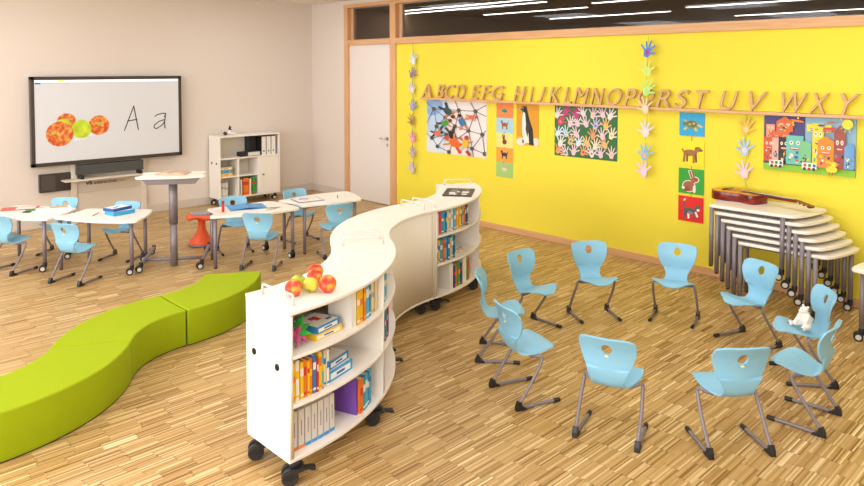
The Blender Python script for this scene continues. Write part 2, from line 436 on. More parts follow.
# ------------------------------------------------------------------ curved bookcases
RO, RI = 1.545, 1.115
ZS = (.11, .385, .635, .865)
def curved_case(name, label, cx, cy, a0, a1, opened_outer, div, loc, casters, rails, holes=()):
    t = thing(name, label, 'bookcase', (loc[0], loc[1], 0), 0, 'curved rolling bookcases')
    X, Y = cx-loc[0], cy-loc[1]
    MB().sector(X, Y, RI, RO, a0, a1, .865, .885, 40).build('top_board', WHITE, t, bevel=.003)
    e = .0
    MB().sector(X, Y, RI+.004, RO-.004, a0+.1, a1-.1, .11, .13, 36).build('bottom_board', WHITE, t, bevel=.002)
    da = math.degrees(.02/1.33)
    def panel(nm, a, b, hs=()):
        o = MB().sector(X, Y, RI+.002, RO-.002, a, b, .13, .865, 2).build(nm, WHITE, t)
        return o
    p = panel('side_panel', a0+.1, a0+.1+da); q = panel('side_panel', a1-.1-da, a1-.1)
    for hx, hy, hz in holes:
        MB().cyl((hx-loc[0], hy-loc[1]+.004, hz), (hx-loc[0], hy-loc[1]-.0035, hz), .018, 22).build('grip_hole', BLACKG, p)
    if opened_outer:
        MB().sector(X, Y, RI+.003, RI+.015, a0+.1+da, a1-.1-da, .13, .865, 30).build('back_panel', WHITE, t)
        ri, ro = RI+.015, RO-.004
    else:
        MB().sector(X, Y, RI+.003, RI+.015, a0+.1+da, a1-.1-da, .13, .865, 30).build('back_panel', mat('#ebe3d8', .5), t)
        ri, ro = RI+.015, RO-.004
    dd = da/2
    for k in (1, 2):
        MB().sector(X, Y, ri, ro, a0+.1+da, div-dd, ZS[k]-.0, ZS[k]+.018, 20).build('shelf_board', WHITE, t, bevel=.002)
        MB().sector(X, Y, ri, ro, div+dd, a1-.1-da, ZS[k]-.0, ZS[k]+.018, 20).build('shelf_board', WHITE, t, bevel=.002)
    MB().sector(X, Y, ri, RO-.006, div-dd, div+dd, .13, .865, 2).build('divider', WHITE, t)
    for (a, r, an) in casters:
        shelf_caster(t, X+r*math.cos(R(a)), Y+r*math.sin(R(a)), an)
    for (ax, ay, bx, by) in rails: rail(t, (ax-loc[0], ay-loc[1], 0), (bx-loc[0], by-loc[1], 0), .885)
    return t
cA = (5.712, -5.07); cB = (cA[0]+2.66*.5, cA[1]+2.66*math.sin(R(60))); cC = (cB[0]-2.66, cB[1])
def pol(c, r, a): return (c[0]+r*math.cos(R(a)), c[1]+r*math.sin(R(a)))
def railpair(c, a, r0=1.19, r1=1.47): return (*pol(c, r0, a), *pol(c, r1, a))
curved_case('bookcase', 'white curved bookcase on casters, nearest the camera, with apples on top', *cA, 0, 60, True, 32, pol(cA, 1.33, 30),
    [(1.8, 1.20, 60), (1.5, 1.53, 60), (28, 1.53, 60), (56, 1.17, 60), (56, 1.50, 60)], [railpair(cA, 3), railpair(cA, 57)], [(6.915, -5.07, .592), (7.145, -5.07, .575)])
curved_case('bookcase', 'white curved bookcase in the middle of the wavy row, closed panel facing the chairs', *cB, 180.1, 239.9, False, 210, pol(cB, 1.33, 210),
    [(184.5, 1.17, 60), (236, 1.18, 60), (184, 1.47, 60), (236, 1.47, 60)], [railpair(cB, 237), railpair(cB, 183)])
curved_case('bookcase', 'white curved bookcase at the far end of the wavy row, nearest the yellow wall', *cC, 0.1, 60, True, 33, pol(cC, 1.33, 30),
    [(2.5, 1.51, 60), (28, 1.53, 60), (56, 1.17, 60), (56, 1.47, 60), (4, 1.18, 60)], [railpair(cC, 3), railpair(cC, 56)])

# ------------------------------------------------------------------ books
CN = {'yellow': '#f4c21c', 'orange': '#ee7d22', 'red': '#d8332a', 'blue': '#1f7fc0', 'light blue': '#4cb2dc', 'navy': '#1e3f86', 'white': '#ece8e0',
      'cream': '#ecdcae', 'green': '#2f9e3a', 'purple': '#7c4fb4', 'grey': '#b9b6b1', 'pink': '#dc3b78', 'teal': '#2aa5ae', 'dark blue': '#2b3a98', 'violet': '#6b3fa0', 'brown': '#8a5a34'}
def upright_book(x, y, z, rz, th, h, dp, col, label, group, accent=None, kind='book', nm='book', pages=True):
    """spine on local +x at x=0, extends to -x; thickness along y"""
    m = MB(); t = .0018
    m.box(-dp, 0, -th/2, -th/2+t, 0, h).box(-dp, 0, th/2-t, th/2, 0, h).box(-t*1.3, 0, -th/2, th/2, 0, h)
    mats = [mat(CN[col], .45)]
    if accent:
        mats.append(mat(CN[accent], .45)); a = random.uniform(.5, .66)*h
        m.box(-.001, .0006, -th/2+.001, th/2-.001, a, a+h*random.uniform(.12, .25), 1)
        m.box(-.001, .0006, -th/2+.001, th/2-.001, h*.08, h*.14, 1)
    o = m.build(nm, mats); place(o, x, y, z, rz); tag(o, label, kind, group)
    if pages: MB().box(-dp+.003, -t, -th/2+t, th/2-t, .002, h-.003).build('page_block', PAGES, o)
    return o
ORD = ['first', 'second', 'third', 'fourth', 'fifth', 'sixth', 'seventh', 'eighth', 'ninth', 'tenth', 'eleventh', 'twelfth', 'thirteenth', 'fourteenth', 'fifteenth', 'sixteenth', 'seventeenth', 'eighteenth']
def book_row(c, a_start, shelf_k, spec, where, group, a_end=None, r=RO-.03, thf=1., gaps=1.0):
    """spec: list of (colour, accent, thickness, height)"""
    z = (.13 if shelf_k == 0 else ZS[shelf_k]+.018); a = a_start
    if a_end:
        tot = sum(s[2] for s in spec); avail = R(a_end-a_start)*(r-.19); thf = avail/tot
    for i, (col, acc, th, h) in enumerate(spec):
        th *= thf; dp = random.uniform(.15, .18); st = math.degrees(th/(r-.19))
        am = a+st/2; a += st
        rr = r-random.uniform(0, .012)
        p = pol(c, rr, am)
        upright_book(p[0], p[1], z+.0005, R(am), th*.97, h, dp, col, '%s book%s, %s from left, %s' % (col, (' with %s patches' % acc) if acc else '', ORD[i], where), group, acc)
g1 = 'books in the nearest curved bookcase'; g3 = 'books in the far curved bookcase'
book_row(cA, 18.2, 2, [('white', None, .03, .205), ('yellow', 'white', .022, .19), ('yellow', 'orange', .024, .2), ('orange', 'yellow', .016, .2), ('light blue', 'white', .026, .205), ('blue', 'white', .016, .2), ('cream', 'grey', .022, .2), ('yellow', 'blue', .014, .17), ('cream', None, .02, .2)], 'top shelf, nearest bookcase', g1, a_end=30.6)
book_row(cA, 1.6, 1, [('yellow', 'orange', .016, .20), ('white', 'yellow', .026, .205), ('yellow', 'white', .024, .19), ('orange', 'red', .02, .195), ('yellow', 'red', .016, .185), ('orange', 'yellow', .022, .19), ('blue', 'white', .024, .20), ('red', 'white', .012, .18), ('yellow', 'orange', .024, .205), ('light blue', 'yellow', .014, .19), ('cream', 'blue', .02, .20), ('white', 'blue', .02, .2)], 'middle shelf, nearest bookcase', g1, a_end=11.2)
# grey magazine files with coloured feet
a = 1.7
for i in range(7):
    th = .0385; st = math.degrees(th/(1.5-.2)); am = a+st/2; a += st; p = pol(cA, 1.488, am)
    t = thing('magazine_file', 'grey magazine file with %s foot band, %s from left, nearest bookcase' % ('an orange' if i < 2 else 'a blue', ORD[i]), 'magazine file', (p[0], p[1], .1305), R(am), 'magazine files on the bottom shelf')
    MB().box(-.19, 0, -th*.48, th*.48, 0, .205).build('case', mat('#d3cfca', .6), t, bevel=.0015)
    MB().box(-.001, .0008, -th*.47, th*.47, .002, .02).build('foot_band', mat('#e8822c' if i < 2 else '#3b93d2', .5), t)
    MB().box(-.001, .0007, -th*.08, th*.08, .07, .15).build('spine_title', mat('#8f8c8a', .6), t)
p = pol(cA, 1.50, 20.9); upright_book(p[0], p[1], .1305, R(20.9), .012, .21, .24, 'purple', 'large purple book showing its cover on the bottom shelf', g1, None)
book_row(cA, 21.4, 0, [('orange', 'red', .018, .2), ('teal', 'white', .016, .19), ('light blue', 'white', .016, .2), ('blue', 'white', .014, .195), ('light blue', 'blue', .016, .2)], 'bottom shelf, nearest bookcase', g1, a_end=27.5)
book_row(cA, 35, 2, [('blue', 'white', .03, .2), ('light blue', 'white', .03, .19), ('blue', 'cream', .02, .15), ('light blue', 'cream', .026, .16)], 'top shelf beyond the divider, nearest bookcase', g1)
book_row(cA, 34.5, 1, [('orange', 'white', .02, .19), ('yellow', 'blue', .024, .2), ('blue', 'white', .02, .19), ('teal', 'red', .02, .2), ('orange', 'blue', .02, .19), ('navy', 'white', .026, .2), ('purple', 'red', .024, .21)], 'middle shelf beyond the divider, nearest bookcase', g1)
book_row(cA, 35, 0, [('red', 'white', .018, .21)], 'bottom shelf beyond the divider, nearest bookcase', g1)
book_row(cC, 1.8, 2, [('white', None, .022, .19), ('pink', 'red', .024, .2), ('teal', 'white', .026, .19), ('light blue', 'blue', .022, .2), ('blue', 'yellow', .016, .18), ('cream', 'yellow', .022, .19), ('grey', 'white', .024, .19), ('white', 'grey', .024, .2), ('light blue', 'white', .028, .2), ('orange', 'yellow', .02, .195), ('yellow', 'white', .022, .2), ('yellow', 'orange', .028, .2), ('blue', 'white', .024, .195), ('grey', 'blue', .024, .2), ('orange', 'brown', .024, .2), ('violet', 'white', .018, .19), ('navy', 'white', .026, .2)], 'top shelf, far bookcase', g3, a_end=22)
book_row(cC, 1.8, 1, [('blue', 'white', .018, .19), ('yellow', 'blue', .022, .2), ('teal', 'white', .024, .2), ('orange', 'red', .02, .19), ('light blue', 'blue', .03, .2), ('blue', 'white', .026, .2), ('yellow', 'orange', .022, .19), ('light blue', 'white', .022, .21), ('navy', 'teal', .024, .2)], 'middle shelf, far bookcase', g3, a_end=12.5)
book_row(cC, 8.6, 0, [('white', None, .05, .23), ('dark blue', 'red', .024, .2), ('orange', 'yellow', .024, .2), ('green', 'red', .026, .2), ('green', 'yellow', .024, .2), ('dark blue', 'red', .026, .2)], 'bottom shelf, far bookcase', g3, a_end=17.2)
book_row(cC, 17.4, 0, [('white', None, .07, .23), ('green', 'red', .026, .2), ('red', None, .026, .2)], 'bottom shelf right of the gap, far bookcase', g3, a_end=24)

def flat_box(x, y, z, rz, w, d, h, side, top, accent, name, label, cat, group=None):
    m = MB().box(-w/2, w/2, -d/2, d/2, 0, h)
    m.box(-w/2+.006, w/2-.006, -d/2+.006, d/2-.006, h, h+.0008, 1)
    for k in range(5):
        ux, uy = random.uniform(-.32, .25)*w, random.uniform(-.3, .2)*d
        m.box(ux, ux+w*random.uniform(.1, .2), uy, uy+d*random.uniform(.1, .22), h+.0006, h+.0012+k*.0002, 2+k % 2)
    m.box(w/2-.001, w/2+.0008, -d/2+.01, d/2-.02, h*.2, h*.75, 1); m.box(w/2-.001, w/2+.0012, -d*.2, d*.15, h*.35, h*.6, 3)
    o = m.build(name, [mat(side, .45), mat(top, .45), mat(accent, .45), mat('#3465a8', .45)]); place(o, x, y, z, rz); return tag(o, label, cat, group)
zs2 = ZS[2]+.0185; zs1 = ZS[1]+.0185
p = pol(cA, 1.37, 12.9)
flat_box(*p, zs2, R(12), .20, .21, .034, '#f3c41e', '#f0ead8', '#e2402c', 'game_box', 'yellow flat game box lying at the bottom of the pair, top shelf of nearest bookcase', 'box', 'flat boxes in the bookcase')
p = pol(cA, 1.375, 12.6)
flat_box(*p, zs2+.0352, R(16), .18, .19, .036, '#2a86c4', '#f2f0ea', '#e2402c', 'game_box', 'blue and white flat game box lying on the yellow one', 'box', 'flat boxes in the bookcase')
p = pol(cA, 1.385, 16.1)
flat_box(*p, zs1, R(17), .19, .21, .058, '#3d9bd0', '#eef0f0', '#e2402c', 'game_box', 'blue and white game box, lower of the pair on the middle shelf', 'box', 'flat boxes in the bookcase')
p = pol(cA, 1.38, 16.0)
flat_box(*p, zs1+.0595, R(21), .17, .19, .045, '#2a86c4', '#f2f0ea', '#d8332a', 'game_box', 'blue and white game box, upper of the pair on the middle shelf', 'box', 'flat boxes in the bookcase')
p = pol(cC, 1.36, 17.5)
flat_box(*p, ZS[1]+.0185, R(18), .21, .2, .022, '#f0c030', '#f0ead8', '#2a86c4', 'picture_book', 'yellow and white book lying flat on the middle shelf of the far bookcase', 'book', 'flat books in the far bookcase')
flat_box(*p, ZS[1]+.0425, R(24), .2, .18, .02, '#3465a8', '#f2f0ea', '#2a86c4', 'picture_book', 'blue rimmed white book lying on top of the yellow one in the far bookcase', 'book', 'flat books in the far bookcase')
# folded paper star
st = MB(); c0 = Vector((0, 0, .0725)); rnd = random.Random(3)
dirs = [Vector(v).normalized() for v in ((1, 0, .1), (-1, .1, .05), (.1, 1, .2), (0, -1, .15), (.2, .3, 1), (.7, -.6, .7), (-.6, .7, .6), (.55, .45, -.85), (-.55, -.45, -.85), (.5, -.6, -.8))]
for k, dv in enumerate(dirs):
    u = dv.orthogonal().normalized(); w = dv.cross(u); b = [c0+(u*math.cos(q*PI/2)+w*math.sin(q*PI/2))*.034 for q in range(4)]
    L = .095 if dv.z >= 0 else .085
    st.add(b+[c0+dv*L], [(0, 1, 4), (1, 2, 4), (2, 3, 4), (3, 0, 4)], k % 2)
p = pol(cA, 1.435, 5.0)
o = st.build('paper_star', [mat('#35b648', .5), mat('#d25a9a', .5)]); place(o, *p, zs2, .3); tag(o, 'folded green and pink paper star on the top shelf of the nearest bookcase', 'paper star')

# apples
def apple_mat(name, c1, c2, c3): return ramp_mat(name, [(.33, c1), (.5, c2), (.66, c3)], 16, .28, 4, (1.6, 1.6, .5))
AM = {'red': apple_mat('red_apple_skin', '#c02a1c', '#d8492a', '#e8a83c'), 'green': apple_mat('green_apple_skin', '#9cb52a', '#b9c436', '#d6c64a'), 'yellow': apple_mat('yellow_apple_skin', '#c0bc34', '#d2c83e', '#dcd45c')}
def apple(x, y, z, rot, r, kind, label):
    prof = []
    for i in range(17):
        ph = PI*i/16; rr = math.sin(ph)*(1+.06*math.cos(ph)); zz = math.cos(ph)*.92
        if i < 4: zz -= (4-i)**2*.022
        if i > 13: zz += (i-13)**2*.02
        prof.append((max(rr, .02)*r, zz*r))
    o = MB().lathe(prof[::-1], 28).build('apple', AM[kind]); o.location = (x, y, z+r*.93); o.rotation_euler = rot
    tag(o, label, 'apple', 'apples on the bookcase')
    MB().tube([(0, 0, r*.5), (.002, 0, r*.8), (.007, 0, r*1.02)], .0016, 6).build('stem', mat('#5a3d22', .7), o)
    MB().lathe([(r*.28, r*.60), (r*.16, r*.565), (.004, r*.53)][::-1], 14).build('stalk_hollow', mat('#c9b94a', .5), o)
zt = .8853
apple(7.047, -4.905, zt, (.9, -.1, .7), .047, 'red', 'red and yellow apple nearest the rail, leftmost of the pile')
apple(6.965, -4.82, zt, (.3, .2, 2), .043, 'green', 'green apple half hidden behind the leftmost red apple')
apple(7.056, -4.803, zt, (2.6, .3, 1), .044, 'yellow', 'yellow green apple in the middle of the pile')
apple(6.865, -4.64, zt, (.4, .1, 1), .045, 'red', 'red apple at the very back of the pile')
apple(6.95, -4.705, zt, (.5, .2, 1.2), .044, 'red', 'red apple just in front of the rearmost one')
apple(7.118, -4.735, zt, (1.0, .1, .9), .048, 'red', 'large red and yellow apple at the right end of the pile')
# picture board on the far bookcase
m = MB().box(-.2, .2, -.14, .14, 0, .012); k = 0
for gx, gy, w, h_ in ((-.03, .03, .09, .07), (.02, -.09, .07, .06), (-.11, -.08, .08, .06), (.1, -.08, .06, .07), (.1, .04, .06, .05), (-.14, .05, .05, .04), (-.02, -.02, .05, .03)):
    m.box(gx, gx+w, gy, gy+h_, .012, .0126+k*.0001, 1 if k % 3 != 2 else 2); k += 1
m.box(-.2, .2, -.168, -.14, 0, .01, 1)
o = m.build('picture_board', [mat('#222126', .35), mat('#e9e6e2', .5), mat('#8b8a8c', .5)]); place(o, 5.48, -2.01, .8853, R(-52)); tag(o, 'black board with small white pictures lying on top of the far bookcase', 'board')

# ------------------------------------------------------------------ green benches
def bench(c, a0, a1, label):
    mid = pol(c, .85, (a0+a1)/2); X, Y = c[0]-mid[0], c[1]-mid[1]
    t = thing('curved_bench', label, 'bench', (mid[0], mid[1], 0), 0, 'lime green curved benches')
    MB().sector(X, Y, .603, 1.097, a0+.4, a1-.4, .004, .276, 36).build('cushion', GREEN, t, bevel=.009, seg=3)
    MB().sector(X, Y, .606, 1.094, a0+.6, a1-.6, 0, .006, 24).build('base_plate', BLACK, t)
    s = MB()
    for r in (.604, 1.096):
        s.tube([(X+r*math.cos(R(a0+.6+(a1-a0-1.2)*i/30)), Y+r*math.sin(R(a0+.6+(a1-a0-1.2)*i/30)), .268) for i in range(31)], .0022, 5)
    s.build('seam', mat('#9fae12', .8), t)
b2 = (5.77, -4.65); b3 = (b2[0]-1.7, b2[1]); b1 = (b2[0]-.85, b2[1]-1.7*math.sin(R(60)))
bench(b1, 0, 60, 'lime green curved bench at the front, cut by the left edge of the photo')
bench(b2, 180, 240, 'lime green curved bench in the middle of the three')
bench(b3, 0, 60, 'lime green curved bench at the far end, touching the desk chairs side')

# ------------------------------------------------------------------ desks
def table_outline(inset=0, flip=False):
    i = inset
    nn, nf, wn, wf = (-.048+i, -.225+i), (.048+i, .225-i), (.945, -.285+i), (.80, .29-i)
    P = []
    near = [p for p in crom([(*nn, 0), (.2, -.285+i, 0), (.45, -.335+i, 0), (.72, -.335+i, 0), (*wn, 0)], 6)]
    wide = [p for p in crom([(*wn, 0), (.925, -.10, 0), (.875, .1, 0), (*wf, 0)], 6)]
    far = [p for p in crom([(*wf, 0), (.55, .275-i, 0), (.28, .25-i, 0), (*nf, 0)], 5)]
    nar = [p for p in crom([(*nf, 0), (.07+i, .08, 0), (.045+i, -.08, 0), (*nn, 0)], 5)]
    for q in (near, wide, far, nar): P += [(p.x, p.y) for p in q[:-1]]
    if flip: P = [(x, -y) for x, y in reversed(P)]
    # round the corners by relaxing the outline a little
    for _ in range(3):
        n = len(P); P = [((P[k-1][0]+2*P[k][0]+P[(k+1) % n][0])/4, (P[k-1][1]+2*P[k][1]+P[(k+1) % n][1])/4) for k in range(n)]
    return P
def desk_table(x, y, ang, label, group, flip=False, inset=0, z=0, wheel=73):
    t = thing('school_desk', label, 'desk', (x, y, z), R(ang), group)
    MB().prism(table_outline(inset, flip), .537, .565).build('table_top', WHITE, t, bevel=.007, seg=3)
    leg = [(.03, -.185), (.10, .185), (.865, -.245), (.735, .235)]
    if inset: leg = [(.03, -.205), (.10, .212), (.875, -.262), (.715, .272)]
    if flip: leg = [(u, -v) for u, v in leg]
    for k, (u, v) in enumerate(leg):
        c = k > 1
        l = MB().cyl((u, v, .085 if c else .012), (u, v, .537), .0195, 18).build('leg', GREY, t)
        if c: table_caster(l, u, v, wheel-ang)
        else: MB().cyl((u, v, 0), (u, v, .013), .017, 16).build('glide', BLACK, l)
    f = MB(); zz0, zz1 = .512, .537
    mid_ = Vector((.44, 0, 0)); qs = [mid_+(Vector((*q, 0))-mid_)*.72 for q in leg]
    for i_, j_, ext in ((0, 1, 0), (2, 3, 0), (0, 2, 0), (1, 3, 0), (0, 0, 1), (1, 1, 1), (2, 2, 1), (3, 3, 1)):
        a, b = qs[i_], (Vector((*leg[i_], 0)) if ext else qs[j_]); d_ = (b-a).normalized(); a = a+d_*.002; b = b-d_*(.018 if ext else .002); n_ = Vector((-d_.y, d_.x, 0))*.008
        f.add([p+n_*s_+Vector((0, 0, z_)) for p in (a, b) for z_ in (zz0, zz1) for s_ in (-1, 1)], [(0, 1, 3, 2), (4, 6, 7, 5), (0, 2, 6, 4), (1, 5, 7, 3), (2, 3, 7, 6), (0, 4, 5, 1)])
    f.build('under_frame', mat('#5d585c', .5), t)
    return t
dg = 'curved white desks with grey legs'
desk_table(2.155, -4.575, 38, 'white curved desk beside the lectern, with two blue boxes on it', dg)
desk_table(1.385, -5.08, 31, 'white curved desk at the left edge of the photo with red and green folders', dg)
desk_table(3.187, -3.51, 79, 'white curved desk with the blue folder and red glue stick', dg, wheel=5)
desk_table(3.335, -2.59, 84, 'white curved desk with the writing slate, near the white bookcase', dg, flip=True, wheel=5)
stackn = ['topmost desk of the nested stack, under the guitar', 'second desk from the top of the nested stack', 'third desk from the top of the nested stack', 'fourth desk from the top of the nested stack', 'fifth desk from the top, one above the lowest in the nested stack', 'lowest desk of the nested stack, its legs on the floor']
for k in range(6):
    desk_table(7.295+.052*k, -.49+.002*k, 5, stackn[k], 'nested white desks by the yellow wall', flip=True, inset=.015, z=.06*(5-k), wheel=18)
desk_table(9.53, -.56, 183, 'white desk cut by the right edge of the photo, standing beside the nested stack', dg, flip=True, wheel=18)
# things on the desks
ZT = .5655
def flat_item(name, x, y, ang, w, d, h, col, label, cat, z=ZT, col2=None, group=None, bev=.001):
    m = MB().box(-w/2, w/2, -d/2, d/2, 0, h)
    mats = [mat(col, .4)]
    if col2: m.box(-w*.1, w*.42, -d*.36, d*.36, h, h+.0008, 1); mats.append(mat(col2, .4))
    o = m.build(name, mats, bevel=bev); place(o, x, y, z, R(ang)); return tag(o, label, cat, group)
flat_item('folder', 1.57, -4.90, 65, .36, .19, .006, '#d84a42', 'red folder lying on the left desk', 'folder', col2='#f0e4dc')
flat_item('folder', 1.745, -4.72, 88, .33, .13, .006, '#23a04a', 'green folder lying beside the red one on the left desk', 'folder', col2='#cfe6c8')
flat_item('pencil_case', 1.915, -4.66, 82, .33, .11, .03, '#f4f1ea', 'white pencil case with an orange end on the left desk', 'pencil case', col2='#f0952c')
flat_item('eraser', 1.84, -4.90, 40, .07, .05, .012, '#24242a', 'small black eraser on the left desk beside the pencil case', 'eraser')
flat_box(2.60, -4.205, ZT, R(100), .24, .17, .04, '#3aa6dc', '#f2f4f4', '#1f5fa8', 'game_box', 'light blue box, lower of the two on the desk by the lectern', 'box')
flat_box(2.575, -4.22, ZT+.0415, R(110), .23, .16, .032, '#24569c', '#f2f4f4', '#3aa6dc', 'game_box', 'white and dark blue box, upper of the two on the desk by the lectern', 'box')
def pencil(x, y, ang, L, col, label, z=ZT):
    o = MB().tube([(-L/2, 0, .004), (L/2-.018, 0, .004)], .004, 6).tube([(L/2-.018, 0, .004), (L/2, 0, .004)], [.004, .0006], 6, 1).build('pencil', [mat(col, .4), mat('#d9b078', .6)])
    place(o, x, y, z, R(ang)); tag(o, label, 'pencil')
pencil(2.46, -4.40, 140, .17, '#b9783a', 'brown pencil lying beside the boxes on the left desks')
pencil(3.52, -2.92, 100, .17, '#d98b3a', 'orange pencil lying on the right desk near the folder')
pencil(3.46, -2.86, 75, .17, '#4a9a4a', 'green pencil lying on the right desk near the folder')
# blue open folder
fo = MB()
fo.box(-.20, 0, -.15, .15, 0, .004).box(0, .2, -.15, .15, 0, .004)
fo.add([(-.19, -.14, .004), (0, -.14, .022), (0, .14, .022), (-.19, .14, .004)], [(0, 1, 2, 3)], 0).add([(0, -.14, .022), (.19, -.14, .004), (.19, .14, .004), (0, .14, .022)], [(0, 1, 2, 3)], 0)
o = fo.build('ring_folder', mat('#4a9ad8', .35)); place(o, 3.22, -3.06, ZT, R(72)); tag(o, 'open blue ring folder on the right desks', 'folder')
MB().cyl((-.0, -.05, .0225), (0, .05, .0225), .004, 8).build('ring_clip', CHROME, o)
o = MB().lathe([(.014, 0), (.014, .09)], 16).build('glue_stick', mat('#d2241f', .35)); place(o, 3.27, -3.37, ZT); tag(o, 'red glue stick standing at the left end of the right desks', 'glue stick')
MB().lathe([(.015, .0), (.015, .03)], 16, c=(0, 0, .0901)).build('cap', mat('#b01a18', .35), o)
t = thing('writing_slate', 'pale tablet slate with a grey frame on the right desks', 'slate', (3.33, -2.33, ZT), R(78))
MB().box(-.16, .16, -.13, .13, 0, .008).build('frame', mat('#8f8a8e', .4), t, bevel=.002)
MB().box(-.145, .145, -.115, .115, .008, .0088).build('writing_surface', mat('#eee9e4', .5), t)
pencil(3.30, -2.36, 60, .12, '#6b4fa0', 'purple pencil lying on the slate', z=ZT+.0092)
o = MB().lathe([(.006, 0), (.006, .03), (.003, .032)], 10).build('board_pin', GREY); place(o, 3.45, -1.99, ZT); tag(o, 'small grey knob standing on the right end desk', 'knob')

# ------------------------------------------------------------------ lectern, stool
t = thing('standing_lectern', 'white topped grey standing lectern on casters with an open book', 'lectern', (2.98, -3.79, 0), R(58))
MB().cyl((0, 0, .01), (0, 0, .46), .038, 28).build('lower_column', GREY, t)
MB().cyl((0, 0, .46), (0, 0, .93), .045, 28).build('upper_column', GREY, t)
o = MB()
top = [(-.39, -.20), (-.2, -.235), (0, -.24), (.2, -.235), (.39, -.20), (.42, -.15), (.36, -.02), (.375, .12), (.39, .17), (.36, .19), (0, .21), (-.36, .19), (-.39, .17), (-.375, .12), (-.36, -.02), (-.42, -.15)]
MB().prism([(a*.84, b*.95) for a, b in top], .965, .985).build('lectern_top', WHITE, t, bevel=.005, seg=3)
br = MB()
for yy in (-.12, .1):
    br.prism([(-.29, .955), (.29, .955), (.24, .895), (-.24, .895)], -.012, .012, M=Matrix.Translation((0, yy, 0)) @ Matrix.Rotation(R(90), 4, 'X'))
br.box(-.29, .29, -.13, .11, .952, .9645)
br.build('under_tray', GREY, t, bevel=.004)
MB().cyl((-.30, .02, .075), (.30, .02, .075), .018, 14).build('cross_bar', GREY, t)
for sx in (-.30, .30):
    f = MB().prism([(-.19, .055), (-.15, .09), (.55, .09), (.59, .055), (.55, .06), (-.15, .06)], -.018, .018, M=Matrix.Translation((sx, 0, 0)) @ Matrix.Rotation(R(90), 4, 'Z') @ Matrix.Rotation(R(90), 4, 'X')).build('foot', GREY, t, bevel=.004)
    table_caster(f, sx, -.17, 20); table_caster(f, sx, .56, 10)
bk = MB(); n = 10
def page(sgn, zoff):
    top_ = []
    for i in range(n+1):
        u = i/n; top_.append((sgn*u*.155, .018*math.sin(PI*min(1, u*1.15))*(1-.3*u)+.004+zoff))
    return top_
for sgn in (-1, 1):
    tp = page(sgn, .004)
    pts = [(0, .001)]+[(sgn*.155, .001)]+tp[::-1]
    bk.prism(pts, -.105, .105, M=Matrix.Rotation(R(90), 4, 'X'))
bk.box(-.16, .16, -.11, .11, 0, .0015, 1)
o = bk.build('open_book', [mat('#cdb298', .7), mat('#a98c74', .6)]); place(o, 2.95, -3.77, .9855, R(46)); tag(o, 'open book lying on the lectern', 'book')
t = thing('wobble_stool', 'orange wobble stool with a grey seat pad beside the lectern', 'stool', (2.32, -3.16, 0), 0)
MB().lathe([(.135, 0), (.158, .012), (.160, .024), (.15, .03)], 36).build('rubber_foot', mat('#8c8688', .6), t)
MB().lathe([(.155, .026), (.152, .045), (.125, .075), (.085, .115), (.056, .17), (.043, .23), (.044, .29), (.075, .33), (.125, .35)], 36).build('stem', mat('#ea5a28', .4), t)
MB().lathe([(.09, .32), (.15, .345), (.172, .352), (.176, .366), (.15, .378), (.13, .378)], 48, fn=lambda r, z, a: (r*(1+.08*math.cos(4*a)*(r > .14)), z-(.03*(1+math.cos(4*a))*.5 if r > .14 else 0))).build('seat_rim', mat('#ea5a28', .4), t)
MB().lathe([(.125, .376), (.128, .384), (.12, .389)], 36).build('seat_pad', mat('#9a9698', .8), t)

# ------------------------------------------------------------------ white shelf unit at the left wall
SX, Y0, Y1 = .37, -1.93, -.88
ym = (Y0+Y1)/2
t = thing('shelf_unit', 'white shelf unit on casters against the left wall', 'shelf unit', (.2, ym-.0, 0))
def bxp(nm, x0, x1, y0, y1, z0, z1, m=WHITE, par=None, bev=.002): return MB().box(x0-.2, x1-.2, y0-ym, y1-ym, z0, z1).build(nm, m, par or t, bevel=bev)
bxp('top_board', .03, SX, Y0, Y1, 1.055, 1.075); bxp('bottom_board', .03, SX, Y0, Y1, .11, .13)
s1 = bxp('side_panel', .03, SX, Y0, Y0+.02, .13, 1.055); bxp('side_panel', .03, SX, Y1-.02, Y1, .13, 1.055)
bxp('back_panel', .03, .045, Y0+.02, Y1-.02, .13, 1.055)
bxp('shelf_board', .045, SX-.002, Y0+.02, Y1-.02, .715, .735)
bxp('divider', .045, SX-.004, -1.62, -1.60, .13, .715); bxp('divider', .045, SX-.004, -1.27, -1.25, .13, .715)
bxp('shelf_board', .045, SX-.004, Y0+.02, -1.62, .435, .455); bxp('shelf_board', .045, SX-.004, -1.60, -1.27, .435, .455)
dd = bxp('cupboard_door', SX-.02, SX, -1.25, -.905, .135, .712)
MB().cyl((SX-.2, -1.19-ym, .43), (SX-.175, -1.19-ym, .43), .014, 16).build('knob', GREY, dd)
for x_, z_ in ((.12, .655), (.27, .655)): MB().cyl((x_-.2, Y0-.0035-ym, z_), (x_-.2, Y0+.004-ym, z_), .018, 20).build('grip_hole', BLACKG, s1)
for x_ in (.08, .31):
    for y_ in (Y0+.06, Y1-.06): table_caster(t, x_-.2, y_-ym, 80)
rail(t, (-.14, Y0+.05-ym, 0), (.13, Y0+.05-ym, 0), 1.075); rail(t, (-.14, Y1-.05-ym, 0), (.13, Y1-.05-ym, 0), 1.075)
wx = SX-.03; gs = 'binders and books in the shelf unit'
for i in range(3):
    yy = -1.155+i*.087
    o = upright_book(wx, yy, .7355, 0, .078, .29, .26, 'white', 'white lever arch binder with black edges, %s of three standing in the shelf unit' % ['left', 'middle', 'right'][i], gs, None, 'binder', 'ring_binder')
    MB().box(-.262, -.001, .036, .0392, -.0002, .291).box(-.262, -.001, -.0392, -.036, -.0002, .291).build('edge_trim', BLACK, o)
    MB().cyl((0, 0, .06), (.002, 0, .06), .012, 14).build('finger_hole', BLACK, o)
